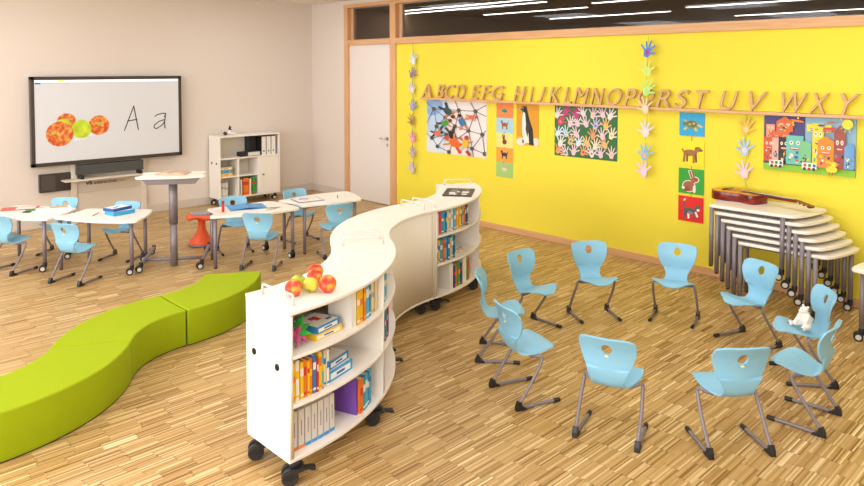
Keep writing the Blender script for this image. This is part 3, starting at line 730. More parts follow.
o = MB().box(.05, .185, -1.335, -1.205, .7355, 1.04).build('file_box', mat('#2a2a30', .5), bevel=.003); tag(o, 'dark open file box beside the white binders', 'box')
for k in range(1):
    t2 = thing('ring_binder', 'black and white binder lying flat beside the dark file box', 'binder', (.275, -1.385, .7355), R(0), gs)
    MB().box(-.075, .07, -.17, .165, 0, .07).build('cover', BLACK, t2, bevel=.003)
    MB().box(.065, .0725, -.05, .155, .008, .062).build('label_strip', mat('#dedad2', .6), t2)
flat_box(.23, -1.79, .4555, 0, .2, .2, .05, '#f2b41e', '#f5d25a', '#3a9ad8', 'game_box', 'orange yellow box at the bottom of the pile in the shelf unit', 'box', gs)
flat_box(.23, -1.80, .5065, R(5), .2, .2, .045, '#2f8fd0', '#6fbbe4', '#f2b41e', 'game_box', 'blue box in the middle of the pile in the shelf unit', 'box', gs)
flat_box(.23, -1.79, .553, R(-4), .19, .2, .04, '#f6cc30', '#f4ecc8', '#3a9ad8', 'game_box', 'yellow box on top of the pile in the shelf unit', 'box', gs)
for i in range(3):
    upright_book(wx-.02, -1.885+i*.045, .1305, 0, .042, .23, .2, 'white', 'white book spine, %s of three in the lower left compartment' % ['left', 'middle', 'right'][i], gs, 'grey')
for i, (yy, th, c_, l_) in enumerate(((-1.555, .03, 'white', 'white'), (-1.475, .10, 'orange', 'wide orange'), (-1.40, .035, 'white', 'narrow white'), (-1.335, .06, 'green', 'green'))):
    upright_book(wx, yy, .1305, 0, th, .26 if c_ != 'white' else .25, .22, c_, '%s folder standing in the lower middle compartment%s' % (l_, ', at its left end' if i == 0 else ''), gs, 'red' if c_ != 'white' else None, 'folder', 'folder_spine')
# little toy figure on the shelf unit
f = MB()
f.ell((0, -.06, .03), (.03, .035, .028)).ell((.01, 0, .035), (.03, .04, .03), mi=1).ell((0, .02, .10), (.028, .03, .03)).ell((.0, .015, .068), (.016, .018, .035), mi=1).ell((0, .08, .024), (.022, .035, .022), mi=1).ell((.02, -.055, .045), (.014, .014, .014), mi=2)
f.ell((.0, .012, .135), (.01, .012, .014)).ell((.024, .03, .105), (.008, .01, .01), mi=1)
o = f.build('toy_figure', [mat('#26262c', .5), mat('#ece8e4', .5), mat('#d8783a', .5)]); place(o, .2, -1.68, 1.0755); tag(o, 'small black and white toy figure on top of the shelf unit', 'toy')

# ------------------------------------------------------------------ interactive screen
t = thing('interactive_screen', 'large wall mounted screen showing apples and the letters A a', 'screen', (0, -3.41, 0))
yc = -3.41
def sb(nm, x0, x1, y0, y1, z0, z1, m, par=None, bev=.002): return MB().box(x0, x1, y0-yc, y1-yc, z0, z1).build(nm, m, par or t, bevel=bev)
fr = MB()
y0, y1, z0, z1 = -4.41, -2.40, .82, 2.0
for a in ((y0, y1, z1-.045, z1), (y0, y1, z0, z0+.05), (y0, y0+.045, z0, z1), (y1-.045, y1, z0, z1)): fr.box(.05, .125, a[0]-yc, a[1]-yc, a[2], a[3])
fr.box(.04, .11, y0+.02-yc, y1-.02-yc, z0+.02, z1-.02)
fr.build('bezel', mat('#4a4440', .35, metal=.3), t, bevel=.003)
sc = MB(); sc.box(.11, .119, y0+.045-yc, y1-.045-yc, z0+.05, z1-.045)
screen_white = mat('#cfcfd2', .3, emit=.12)
scr = sc.build('display', screen_white, t)
def face_x(polys, name, par, x, y0_, mats):
    m = MB()
    for i, (pts, mi) in enumerate(polys):
        xx = x+.0004*i; m.add([(xx, p[0]-y0_, p[1]) for p in pts], [list(range(len(pts)))], mi)
    return m.build(name, mats, par)
def circ(cy, cz, r, rz_=None, n=24, ph=0): return [(cy+r*math.cos(2*PI*k/n+ph), cz+(rz_ or r)*math.sin(2*PI*k/n+ph)) for k in range(n)]
def glow(m, s=.15):
    b = m.node_tree.nodes['Principled BSDF']; m.node_tree.links.new(b.inputs['Base Color'].links[0].from_socket, b.inputs['Emission Color']); b.inputs['Emission Strength'].default_value = s; return m
sr = glow(ramp_mat('screen_apple_red', [(.3, '#b83a20'), (.5, '#cf6434'), (.68, '#dcae54')], 22, .3, 4)); sg = glow(ramp_mat('screen_apple_green', [(.3, '#98b81e'), (.6, '#c4d238'), (.75, '#d9dc60')], 7, .3, 2))
polys = [(circ(-3.93, 1.165, .20, .035), 2), (circ(-3.62, 1.215, .22, .03), 2), (circ(-3.985, 1.41, .115, .10), 0), (circ(-4.03, 1.35, .10, .09), 1), (circ(-3.575, 1.33, .135), 0), (circ(-3.80, 1.29, .125), 1), (circ(-4.07, 1.24, .17, .165), 0), (circ(-3.565, 1.345, .028), 3), (circ(-4.15, 1.255, .035, .02), 3)]
face_x(polys, 'apple_picture', scr, .1195, yc, [sr, sg, mat('#c6c6c6', .4, emit=.35), mat('#a8a53c', .4, emit=.3)])
ink = mat('#141414', .4)
def stroke(m, pts, w=.013):
    for a, b in zip(pts, pts[1:]):
        a, b = Vector(a), Vector(b); d_ = (b-a); nrm = Vector((-d_.y, d_.x)).normalized()*w/2; e = d_.normalized()*w*.3
        c = [a-e+nrm, b+e+nrm, b+e-nrm, a-e-nrm]
        m.add([(.1212+k_*.0008, q.x-yc, q.y) for k_ in (0, 1) for q in c], [(0, 1, 2, 3), (4, 7, 6, 5), (0, 4, 5, 1), (1, 5, 6, 2), (2, 6, 7, 3), (3, 7, 4, 0)])
ia = MB(); stroke(ia, [(-3.235, 1.235), (-3.10, 1.575), (-3.04, 1.235)]); stroke(ia, [(-3.19, 1.365), (-3.06, 1.385)])
ia.build('handwriting', ink, scr); ia = MB(); stroke(ia, [(-2.66, 1.40), (-2.64, 1.45), (-2.68, 1.455), (-2.76, 1.44), (-2.80, 1.415)])
stroke(ia, [(-2.645, 1.42), (-2.66, 1.33), (-2.655, 1.24), (-2.65, 1.235)]); stroke(ia, [(-2.66, 1.36), (-2.74, 1.34), (-2.81, 1.29), (-2.815, 1.25), (-2.78, 1.235), (-2.70, 1.28), (-2.66, 1.33)])
ia.build('handwriting', ink, scr)
face_x([([(-4.36, 1.925), (-2.45, 1.925), (-2.45, 1.955), (-4.36, 1.955)], 0), ([(-4.355, 1.90), (-4.29, 1.90), (-4.29, 1.925), (-4.355, 1.925)], 1), ([(-4.08, 1.93), (-4.0, 1.93), (-4.0, 1.952), (-4.08, 1.952)], 2), ([(-4.27, 1.905), (-4.24, 1.905), (-4.24, 1.915), (-4.27, 1.915)], 3), ([(-4.2, 1.905), (-4.15, 1.905), (-4.15, 1.915), (-4.2, 1.915)], 3), ([(-4.1, 1.905), (-4.05, 1.905), (-4.05, 1.915), (-4.1, 1.915)], 3), ([(-4.0, 1.905), (-3.95, 1.905), (-3.95, 1.915), (-4.0, 1.915)], 3)], 'menu_bar', scr, .1195, yc, [mat('#f4f4f4', .4, emit=.5), mat('#1f78c8', .4, emit=.3), mat('#e8e83a', .4, emit=.4), mat('#b4b4b4', .4, emit=.3)])
# stand behind it
t = thing('screen_stand', 'pale lifting stand with a lettered panel below the screen', 'stand', (0, -3.41, 0))
PAL = mat('#dccfc0', .6)
sb('post', .02, .055, -3.925, -3.85, 0, .819, PAL, t); sb('post', .02, .055, -2.985, -2.91, 0, .819, PAL, t)
pn = sb('panel', .02, .04, -3.85, -2.985, .41, .60, mat('#cbbfb1', .6), t)
sb('panel', .02, .034, -3.85, -2.985, 0.05, .409, mat('#d8ccbe', .7), t)
sb('speaker_bar', .04, .13, -3.87, -2.98, .665, .80, mat('#4a4a46', .7, bump=.5, bscale=900), t, .004)
sb('tray_bracket', .06, .20, -3.84, -3.80, .61, .663, BLACK, t); sb('tray_bracket', .06, .20, -3.06, -3.02, .61, .663, BLACK, t)
sb('pen_tray', .06, .24, -4.05, -3.0, .60, .615, mat('#e6d9c6', .5), t)
t = thing('computer_box', 'flat black equipment box hung on the wall left of the screen stand', 'box', (0, -4.12, 0))
MB().box(.002, .06, -.19, .19, .47, .71).build('case', mat('#3a322c', .4), t, bevel=.004)
MB().box(.06, .064, -.17, .0, .49, .69).build('front_grille', mat('#4a443e', .6), t)
MB().box(.02, .05, -.05, -.02, .71, .716).build('status_light', mat('#e88a30', .5), t)

# ------------------------------------------------------------------ text helper
def text_mesh(ch, name, w, h, ext, m, parent=None, shear=0., bold=0, vec=None):
    cu = bpy.data.curves.new(name, 'FONT'); cu.body = ch; cu.extrude = ext; cu.shear = shear; cu.offset = bold; cu.resolution_u = 6
    o = bpy.data.objects.new(name+'_tmp', cu); COL.objects.link(o)
    dg_ = bpy.context.evaluated_depsgraph_get(); dg_.update()
    me = bpy.data.meshes.new_from_object(o.evaluated_get(dg_)); bpy.data.objects.remove(o)
    xs = [v.co.x for v in me.vertices]; ys = [v.co.y for v in me.vertices]
    x0, x1, y0, y1 = min(xs), max(xs), min(ys), max(ys)
    for v in me.vertices:
        X = (v.co.x-x0)/(x1-x0)*w; Z = (v.co.y-y0)/(y1-y0)*h; Y = v.co.z
        v.co = (X, -Y, Z) if vec is None else vec(X, Y, Z)
    me.name = name; me.materials.clear(); me.materials.append(m)
    ob = bpy.data.objects.new(name, me); COL.objects.link(ob); ob.parent = parent
    return ob
vx = lambda X, Y, Z: (Y, X, Z)
o = text_mesh('VS', 'lettering', .09, .045, .001, BLACKG, pn, bold=.03, vec=vx); o.location = (.042, -3.74-yc, .512)
o = text_mesh('interactive', 'lettering', .30, .045, .001, BLACKG, pn, vec=vx); o.location = (.042, -3.63-yc, .512)
o = text_mesh('plan', 'lettering', .12, .045, .001, mat('#8d857c', .5), pn, vec=vx); o.location = (.042, -3.32-yc, .507)

# ------------------------------------------------------------------ letter ledge and letters
t = MB().box(2.83, 10.2, -.075, -.0005, 1.665, 1.695).build('picture_ledge', WOOD, bevel=.003); tag(t, 'long narrow wooden ledge across the yellow wall carrying letters', 'shelf')
LX = dict(A=(2.85, 3.05), B=(3.16, 3.31), C=(3.33, 3.51), D=(3.54, 3.71), E=(3.82, 3.99), F=(4.01, 4.17), G=(4.19, 4.39), H=(4.55, 4.74), I=(4.81, 4.86), J=(4.92, 5.05), K=(5.10, 5.27), L=(5.31, 5.42), M=(5.45, 5.67), N=(5.69, 5.87), O=(5.90, 6.09), P=(6.12, 6.27), Q=(6.29, 6.48), R=(6.50, 6.66), S=(6.71, 6.87), T=(6.94, 7.08), U=(7.19, 7.37), V=(7.47, 7.64), W=(7.77, 8.00), X=(8.00, 8.18), Y=(8.26, 8.42), Z=(8.52, 8.68))
for ch, (x0, x1) in LX.items():
    o = text_mesh(ch, 'wooden_letter', x1-x0, .19, .014, LWOOD, shear=.3 if ch not in 'A' else .15)
    o.location = (x0, -.05, 1.6955)
    tag(o, 'light wooden capital letter %s standing on the ledge' % ch, 'letter', 'wooden letters on the ledge')

# ------------------------------------------------------------------ pictures on the yellow wall
def poster(name, label, x0, x1, z0, z1, bg, shapes, cat='poster', group=None, y=0., th=.004):
    """shapes: list of (points in 0..1, colour)"""
    cx = (x0+x1)/2; w, h = x1-x0, z1-z0; m = MB(); cols = [bg]
    m.box(-w/2, w/2, y-th, y-.0003, 0, h)
    for i, (pts, c) in enumerate(shapes):
        if c not in cols: cols.append(c)
        yy = y-th-.0004-.00022*i
        pts = [(min(1, max(0, p[0])), min(1, max(0, p[1]))) for p in pts]
        m.add([(-w/2+p[0]*w, yy, p[1]*h) for p in pts], [list(range(len(pts)))], cols.index(c))
    o = m.build(name, [mat(c, .55) for c in cols]); o.location = (cx, 0, z0)
    return tag(o, label, cat, group)
def E_(cx, cy, rx, ry, n=16, rot=0):
    out = []
    for k in range(n):
        a = 2*PI*k/n; x, y = rx*math.cos(a), ry*math.sin(a)
        out.append((cx+x*math.cos(rot)-y*math.sin(rot), cy+x*math.sin(rot)+y*math.cos(rot)))
    return out
def Rc(x0, y0, x1, y1): return [(x0, y0), (x1, y0), (x1, y1), (x0, y1)]
def Ln(x0, y0, x1, y1, w):
    d_ = Vector((x1-x0, y1-y0)); n_ = Vector((-d_.y, d_.x)).normalized()*w/2
    return [(x0+n_.x, y0+n_.y), (x0-n_.x, y0-n_.y), (x1-n_.x, y1-n_.y), (x1+n_.x, y1+n_.y)]
HAND = None
def hand_pts(cx, cy, s, rot=0, flip=1, asp=1.):
    fingers = [(150, .62, .085), (112, .98, .085), (90, 1.08, .09), (68, 1.0, .085), (42, .82, .075)]
    pts = [(.22, -.42), (.30, -.1)]
    base = [(.30, .15), (.17, .33), (.02, .37), (-.14, .33), (-.30, .12)]
    out = [(.18, -.45), (.31, -.12)]
    fs = [((.30, .10), 30, .62), ((.17, .30), 62, .62), ((.0, .36), 88, .70), ((-.18, .28), 115, .62), ((-.30, -.02), 150, .52)]
    for (bx, by), an, L in fs:
        d_ = Vector((math.cos(R(an)), math.sin(R(an)))); n_ = Vector((d_.y, -d_.x))*.075
        b = Vector((bx, by))
        out += [tuple(b+n_), tuple(b+d_*L*.55+n_*1.05), tuple(b+d_*(L-.04)+n_*.8), tuple(b+d_*L), tuple(b+d_*(L-.04)-n_*.8), tuple(b+d_*L*.55-n_*1.05), tuple(b-n_)]
    out += [(-.28, -.25), (-.18, -.45)]
    res = []
    for x, y in out:
        x *= flip; X = x*math.cos(rot)-y*math.sin(rot); Y = x*math.sin(rot)+y*math.cos(rot)
        res.append((cx+X*s/asp, cy+Y*s))
    return res
# climbing net photo
rn = random.Random(11); sh = [(Rc(0, 0, .35, 1), '#b9cfe6'), ([(.3, 0), (1, 0), (1, 1), (.45, 1)], '#ece4e2'), (E_(.1, .9, .18, .2), '#8fb2de'), (E_(.12, .15, .2, .25), '#d9e2ee')]
nodes = [(.13, .83), (.33, .68), (.56, .83), (.83, .83), (.94, .42), (.78, .15), (.46, .23), (.18, .5), (.35, .36), (.1, .27), (.5, .53), (.72, .47), (.2, .12), (.98, .08), (.4, .04)]
links = [(0, 1), (0, 7), (0, 2), (1, 2), (1, 10), (1, 7), (2, 3), (2, 10), (2, 11), (3, 4), (3, 11), (4, 5), (4, 11), (11, 10), (11, 6), (11, 5), (5, 6), (6, 8), (6, 10), (8, 7), (8, 9), (8, 12), (8, 10), (7, 9), (9, 12), (12, 14), (6, 14), (5, 13), (4, 13)]
for a, b in links: sh.append((Ln(*nodes[a], *nodes[b], .012), '#5a5a5e'))
for a, b in (((0, .95), nodes[0]), ((0, .55), nodes[0]), (nodes[3], (1, .95)), (nodes[3], (.75, 1)), (nodes[2], (.5, 1)), (nodes[9], (0, .35)), (nodes[4], (1, .5)), (nodes[5], (.8, 0)), (nodes[3], (1, .75))): sh.append((Ln(*a, *b, .012), '#5a5a5e'))
for n_ in nodes: sh.append((E_(*n_, .035, .04, 8), '#55554a'))
def kid(cx, cy, top, legs, skin, hair, rot, s=.1):
    sh.append((Ln(cx, cy, cx+math.cos(rot+2.6)*s*1.7, cy+math.sin(rot+2.6)*s*1.7, s*.42), legs)); sh.append((Ln(cx, cy, cx+math.cos(rot+3.5)*s*1.8, cy+math.sin(rot+3.5)*s*1.8, s*.42), legs))
    sh.append((Ln(cx, cy, cx+math.cos(rot+.8)*s*1.7, cy+math.sin(rot+.8)*s*1.7, s*.26), skin)); sh.append((Ln(cx, cy, cx+math.cos(rot-1)*s*1.5, cy+math.sin(rot-1)*s*1.5, s*.26), skin))
    sh.append((E_(cx, cy, s*.85, s*.6, 12, rot), top)); sh.append((E_(cx+math.cos(rot)*s*1.15, cy+math.sin(rot)*s*1.15, s*.42, s*.45, 10), skin)); sh.append((E_(cx+math.cos(rot)*s*1.3, cy+math.sin(rot)*s*1.35, s*.36, s*.36, 10), hair))
kid(.38, .8, '#2f4a50', '#243038', '#c98a64', '#3a2a20', -.8); kid(.33, .57, '#4a9a3a', '#3a3a44', '#c07a54', '#4a3020', .6, .085); kid(.62, .62, '#2f78b8', '#c9866a', '#c98a64', '#3a2418', 1.9, .09)
kid(.46, .36, '#2c2420', '#5a4034', '#b87450', '#2a1c14', -1.2); kid(.5, .22, '#ef6a1e', '#d84a1c', '#c98a64', '#c8501c', 2.6, .12); kid(.68, .23, '#eab82a', '#d8d0c0', '#c06a44', '#c0392a', 1.4, .09); kid(.2, .37, '#e06a5a', '#26323a', '#c98a64', '#2c2c34', .3, .07); kid(.78, .72, '#d86a4a', '#c98a64', '#d09070', '#c04a34', .1, .06)
sh.append((Ln(.7, .1, .76, .02, .05), '#b8282a'))
poster('photo_poster', 'poster of children climbing in a rope net under the ledge', 2.90, 4.05, .915, 1.66, '#dfe4ea', sh)
# animal strip
sh = [(Rc(0, .8, 1, 1), '#ea8a4c'), (Rc(0, .6, 1, .8), '#a9cfe0'), (Rc(0, .4, 1, .6), '#efe083'), (Rc(0, .2, 1, .4), '#f0a23c'), (Rc(0, 0, 1, .2), '#a3c872')]
sh += [(E_(.5, .9, .13, .03), '#3f9a7a'), (E_(.36, .9, .05, .012), '#2c7a8a'), (E_(.5, .89, .16, .008), '#2d6a50')]
def quad(cx, cy, w, h, c, tail=True):
    r = [(E_(cx, cy+h*.1, w*.5, h*.22), c), (E_(cx-w*.48, cy+h*.42, w*.17, h*.16), c), (Ln(cx-w*.42, cy+h*.1, cx-w*.45, cy+h*.45, w*.18), c)]
    for dx in (-.38, -.28, .28, .38): r.append((Ln(cx+dx*w, cy+h*.1, cx+dx*w*1.05, cy-h*.42, w*.1), c))
    if tail: r.append((Ln(cx+w*.45, cy+h*.15, cx+w*.6, cy+h*.45, w*.07), c))
    return r
sh += quad(.5, .7, .36, .12, '#a5602c'); sh += [(E_(.5, .48, .13, .035), '#8a3a20'), (E_(.45, .53, .07, .02), '#8a3a20'), (Ln(.43, .54, .38, .575, .05), '#8a3a20'), (Ln(.49, .54, .5, .575, .05), '#8a3a20')]
sh += quad(.5, .3, .34, .11, '#2a3350'); sh += [(E_(.5, .11, .16, .022), '#f0d0c8'), (E_(.38, .115, .05, .014), '#e8b4b0'), (E_(.5, .6, .04, .007), '#3f86c8'), (E_(.5, .4, .04, .007), '#3f86c8'), (E_(.45, .2, .04, .007), '#3f86c8')]
poster('animal_strip', 'narrow strip of five small animal pictures on coloured squares', 4.22, 4.505, .70, 1.66, '#e9d9a0', sh)
# penguin
sh = [(Rc(0, 0, 1, .22), '#e0a43a'), (Ln(0, .75, 1, .9, .01), '#d48c22'), (E_(.2, .08, .2, .1), '#ece2d2'), (E_(.88, .1, .16, .1), '#e6dccc'), (E_(.32, .1, .06, .05), '#8a3a24')]
sh += [([(.28, .9), (.45, .96), (.5, .85), (.6, .62), (.74, .4), (.78, .1), (.8, .02), (.6, .03), (.35, .08), (.3, .35), (.3, .6), (.27, .8)], '#2a2622'), ([(.3, .82), (.4, .78), (.43, .55), (.55, .3), (.58, .06), (.36, .06), (.27, .3), (.26, .6)], '#efe6da'), ([(.45, .62), (.6, .5), (.5, .2), (.42, .4)], '#3a342e'), ([(.12, .87), (.3, .9), (.3, .84)], '#3a342e'), (E_(.34, .9, .1, .055), '#2a2622'), (E_(.3, .905, .02, .015), '#e9e0d0'), (E_(.14, .87, .05, .02), '#8fb0c8')]
poster('penguin_poster', 'orange poster of a black and white penguin', 4.555, 4.91, 1.14, 1.66, '#d99a20', sh)
# hand print collage
rn = random.Random(5); sh = []; pal = ['#e6d2d0', '#ddc6c8', '#e8dcd6', '#cfe0e8', '#eab878', '#e3c3ce', '#f0dcc0', '#c9b6d2', '#e39a6a', '#b8cfe6']
asp = .87/.6
for k in range(7):
    for j in range(5):
        cx = .07+k*.142+rn.uniform(-.02, .02)+(.04 if j % 2 else -.01); cy = .1+j*.19+rn.uniform(-.03, .03)
        if cx > .96: continue
        c = rn.choice(pal) if not (j == 4 and k in (1, 2)) else '#c43a80'
        if j == 3 and k == 0: c = '#d83a5a'
        if (k, j) == (3, 2): continue
        sh.append((hand_pts(cx, cy-.01, .165, rn.uniform(-.7, .7), rn.choice((1, -1)), asp), c))
        if rn.random() < .35: sh.append((E_(cx, cy-.01, .02, .028, 8), rn.choice(['#d8443a', '#3f86c8', '#e8c83a', '#d77ab0'])))
poster('handprint_poster', 'dark green poster covered with pale cut out paper hands', 5.15, 6.01, 1.06, 1.66, '#2f6b36', sh)
# four animal tiles joined by thread
TG = 'animal picture tiles in the hanging column'
def turtle():
    return [(E_(.5, .5, .26, .19), '#7a8a52'), (E_(.5, .52, .2, .13), '#5d6b46'), (E_(.42, .5, .06, .05), '#a9ad6a'), (E_(.58, .54, .06, .05), '#a9ad6a'), (E_(.22, .52, .09, .07), '#5f7040'), (Ln(.32, .38, .2, .26, .08), '#d8c04a'), (Ln(.62, .36, .7, .22, .1), '#d8c04a'), (Ln(.72, .5, .92, .4, .08), '#d8c04a'), (Ln(.3, .62, .2, .68, .06), '#d8c04a')]
def dog():
    c = '#a0683a'; d_ = '#7c4c28'
    return [(E_(.45, .52, .28, .13), c), (E_(.76, .68, .13, .1), c), (E_(.88, .64, .07, .05), d_), (E_(.68, .66, .05, .1), d_), (Ln(.66, .55, .74, .66, .14), c), (Ln(.24, .5, .2, .14, .09), c), (Ln(.34, .46, .33, .16, .08), d_), (Ln(.6, .46, .6, .12, .09), c), (Ln(.68, .48, .7, .16, .08), d_), (Ln(.2, .55, .12, .66, .06), c)]
def rabbit():
    c = '#a5603a'; w = '#efe6dc'
    return [(E_(.42, .3, .27, .24), w), (E_(.42, .3, .24, .21), c), (E_(.66, .58, .17, .13), w), (E_(.66, .58, .14, .1), c), (Ln(.5, .5, .62, .55, .2), c), (Ln(.54, .64, .44, .94, .12), w), (Ln(.54, .64, .45, .92, .08), c), (Ln(.62, .66, .58, .9, .07), c), (E_(.3, .18, .14, .1), '#8a4a2c'), (E_(.64, .2, .06, .16), w), (E_(.2, .22, .06, .06), w), (E_(.7, .6, .02, .02), '#1c1c1c')]
def cat():
    c = '#5c5a58'; w = '#efeae4'
    return [(E_(.46, .42, .25, .13), c), (E_(.76, .56, .11, .1), c), (E_(.8, .5, .06, .05), w), ([(.68, .62), (.7, .74), (.76, .65)], c), ([(.78, .65), (.85, .74), (.86, .6)], c), (Ln(.24, .45, .22, .85, .07), c), (Ln(.22, .82, .3, .9, .06), w), (Ln(.3, .4, .26, .12, .1), c), (Ln(.42, .36, .42, .12, .08), w), (Ln(.62, .38, .66, .14, .09), c), (Ln(.7, .42, .78, .22, .08), w), (E_(.5, .36, .12, .06), '#8a8784')]
for (z0, z1, bg, fn, l_) in ((1.41, 1.65, '#28a4d8', turtle, 'turtle on a blue tile'), (1.10, 1.36, '#efdf14', dog, 'brown dog on a yellow tile'), (.81, 1.07, '#2f9e2c', rabbit, 'brown rabbit on a green tile'), (.52, .78, '#df1f1c', cat, 'grey cat on a red tile')):
    poster('animal_tile', 'square picture of a '+l_+' hanging below the ledge', 6.745, 7.015, z0, z1, bg, fn(), 'picture', TG, y=-.004, th=.006)
for z0, z1 in ((1.362, 1.408), (1.072, 1.098), (.782, .808)):
    o = MB().cyl((6.88, -.006, z0), (6.88, -.006, z1), .0022, 6).build('hanging_thread', mat('#4a4a3a', .7)); tag(o, 'short thread joining the picture tiles, %s' % {1.362: 'below the turtle', 1.072: 'below the dog', .782: 'below the rabbit'}[z0], 'thread')
# city painting, a plain collage of houses with faces
sh = [(Rc(0, .12, .47, 1), '#4c4478'), (Rc(.47, .12, 1, 1), '#8fb6cc'), (Rc(0, 0, 1, .13), '#8fc832'), (Rc(0, .12, 1, .155), '#34405a')]
def house(x0, x1, z0, z1, c, face=True, pk=0):
    sh.append((Rc(x0, z0, x1, z1), c))
    if pk: sh.append(([(x0, z1), (x1, z1), ((x0+x1)/2, z1+pk)], c))
    w = x1-x0; h_ = z1-z0
    if face:
        for fx in (.3, .7): sh.append((E_(x0+w*fx, z0+h_*.75, w*.12, h_*.07, 10), '#f1ece0')); sh.append((E_(x0+w*fx, z0+h_*.75, w*.05, h_*.03, 8), '#22252e'))
        sh.append((E_(x0+w*.5, z0+h_*.55, w*.28, h_*.05, 10), '#c8342c')); sh.append((Rc(x0+w*.28, z0+h_*.55, x0+w*.72, z0+h_*.58), '#f1ece0'))
    for q in range(9):
        px, pz = x0+w*rn.uniform(.1, .75), z0+h_*rn.uniform(.05, .42); sh.append((Rc(px, pz, px+w*.14, pz+h_*.09), rn.choice(['#e8dfc8', '#2f6aa8', '#d8402c', '#f0cf34', '#3fa08a', '#2c2a34'])))
house(0, .12, .16, .60, '#d9572c'); house(.1, .2, .16, .62, '#eab0a0', False); house(.03, .13, .6, .84, '#e89a7a'); house(.08, .3, .6, .72, '#d8673a', False); house(.15, .34, .72, .9, '#da6a34', True, .1)
house(.18, .3, .16, .62, '#3a2c2c', True); house(.27, .46, .14, .66, '#6fbfae'); house(.42, .55, .15, .54, '#7cc08a', False, .04); house(.56, .68, .15, .9, '#f0d62a'); house(.5, .76, .75, .88, '#f0d62a', False)
house(.62, .79, .13, .60, '#ec8a2c', True, .09); house(.79, .91, .13, .74, '#9c4f42', True, .16); house(.9, 1., .14, .52, '#6b9fd0', False, .08); house(.68, .8, .76, .84, '#c8442e', False)
for q in range(6): sh.append((E_(.05+.4*rn.random(), .72+.26*rn.random(), .012, .02, 5), '#f0d23c'))
sh += [(E_(.93, .91, .055, .085), '#f2d52c')]
for q in range(10):
    a = 2*PI*q/10; sh.append((Ln(.93+.065*math.cos(a), .91+.1*math.sin(a), .93+.09*math.cos(a), .91+.15*math.sin(a), .008) if .91+.15*math.sin(a) < 1 and .93+.09*math.cos(a) < 1 else E_(.93, .91, .01, .01, 6), '#f2d52c'))
sh += [(E_(.66, .87, .04, .02), '#3f4aa0'), (E_(.76, .93, .045, .015), '#b85a3a'), (E_(.4, .93, .08, .02, 10, -.2), '#e07a2c')]
for x_ in (.09, .46):
    sh += [(Rc(x_, .09, x_+.16, .2), '#efe8dc')]+[(E_(x_+.03+q*.05, .09, .018, .03, 10), '#b8342c' if q % 2 else '#3a3a44') for q in range(3)]+[(Rc(x_+.02+q*.05, .13, x_+.05+q*.05, .18), ['#d8402c', '#2f8a4a', '#2f6aa8'][q]) for q in range(3)]
sh += [(E_(.78, .12, .06, .06), '#f2d52c'), (E_(.8, .21, .03, .045), '#f2d52c'), ([(.82, .2), (.87, .22), (.83, .23)], '#ee8a2c'), (Ln(.76, .07, .75, .02, .012), '#d8402c'), (Ln(.79, .07, .79, .02, .012), '#d8402c')]
poster('city_painting', 'large painting of colourful houses with faces, half night and half day', 7.605, 8.385, 1.145, 1.66, '#8fb6cc', sh, 'painting', th=.02)

# hand garlands
def garland(label, x, ztop, zbot, hands, size, scol, y=-.085):
    t = thing('hand_garland', label, 'garland', (x, 0, 0), 0, 'garlands of paper hands')
    n = 14; MB().tube([(.012*math.sin(i*1.1), y, ztop+(zbot-ztop)*i/n) for i in range(n+1)], .0038, 6).build('string', mat(scol, .7), t)
    for k, (dx, z, c, c2, rot, fl) in enumerate(hands):
        m = MB(); P = hand_pts(0, 0, size, rot, fl)
        M_ = Matrix.Translation((dx, y-.006, z)) @ Matrix.Rotation(R(90), 4, 'X')
        m.prism(P, -.0, .0025, M=M_)
        m.prism([(a*.55, b*.6) for a, b in E_(0, -size*.05, size*.35, size*.4, 12)], .0025, .0032, 1, M=M_)
        m.build('paper_hand', [mat(c, .6), mat(c2, .6)], t)
garland('long garland of paper hands at the left end of the yellow wall', 2.65, 2.475, .56, [(.02, 2.22, '#d7e0e8', '#e6e2ee', .3, 1), (-.01, 2.02, '#8a7aa0', '#a06a6a', -.5, 1), (-.01, 1.80, '#d8cfd8', '#e8dfdf', .2, -1), (0, 1.55, '#8f8fc8', '#9fa8d8', -.3, 1), (-.02, 1.33, '#b08a5a', '#a86a5a', .4, 1), (0, 1.08, '#e88ab8', '#f0a8c8', -.2, -1), (0, .86, '#b8a0b0', '#c8b4b8', .1, 1), (-.01, .63, '#c8b8c8', '#d4c4cc', .4, -1)], .12, '#3f9a7a', y=-.05)
garland('long garland of paper hands hanging in front of the letters near P and Q', 6.42, 2.475, .93, [(0, 2.28, '#3f7fe0', '#a03a90', -.4, -1), (0, 2.08, '#d2e070', '#c8dc80', .2, -1), (0, 1.87, '#b8e07a', '#a8d888', -.5, -1), (-.02, 1.68, '#ecc8a0', '#e8d0b8', .3, 1), (-.01, 1.43, '#dcd0dc', '#e4dcdc', .1, 1), (-.02, 1.18, '#86b8e0', '#e8a88a', -.1, 1), (-.03, 1.00, '#e4c8dc', '#ecd4d8', .2, 1)], .125, '#a8cc3a', y=-.095)
garland('short garland of three paper hands below the ledge near the letter V', 7.44, 1.664, .86, [(.0, 1.52, '#e8b850', '#eccc90', -.3, -1), (-.01, 1.31, '#a8c8e4', '#e0d4dc', .1, 1), (-.01, 1.09, '#e4c8d4', '#ecd4d8', .2, 1)], .12, '#a8cc3a', y=-.03)

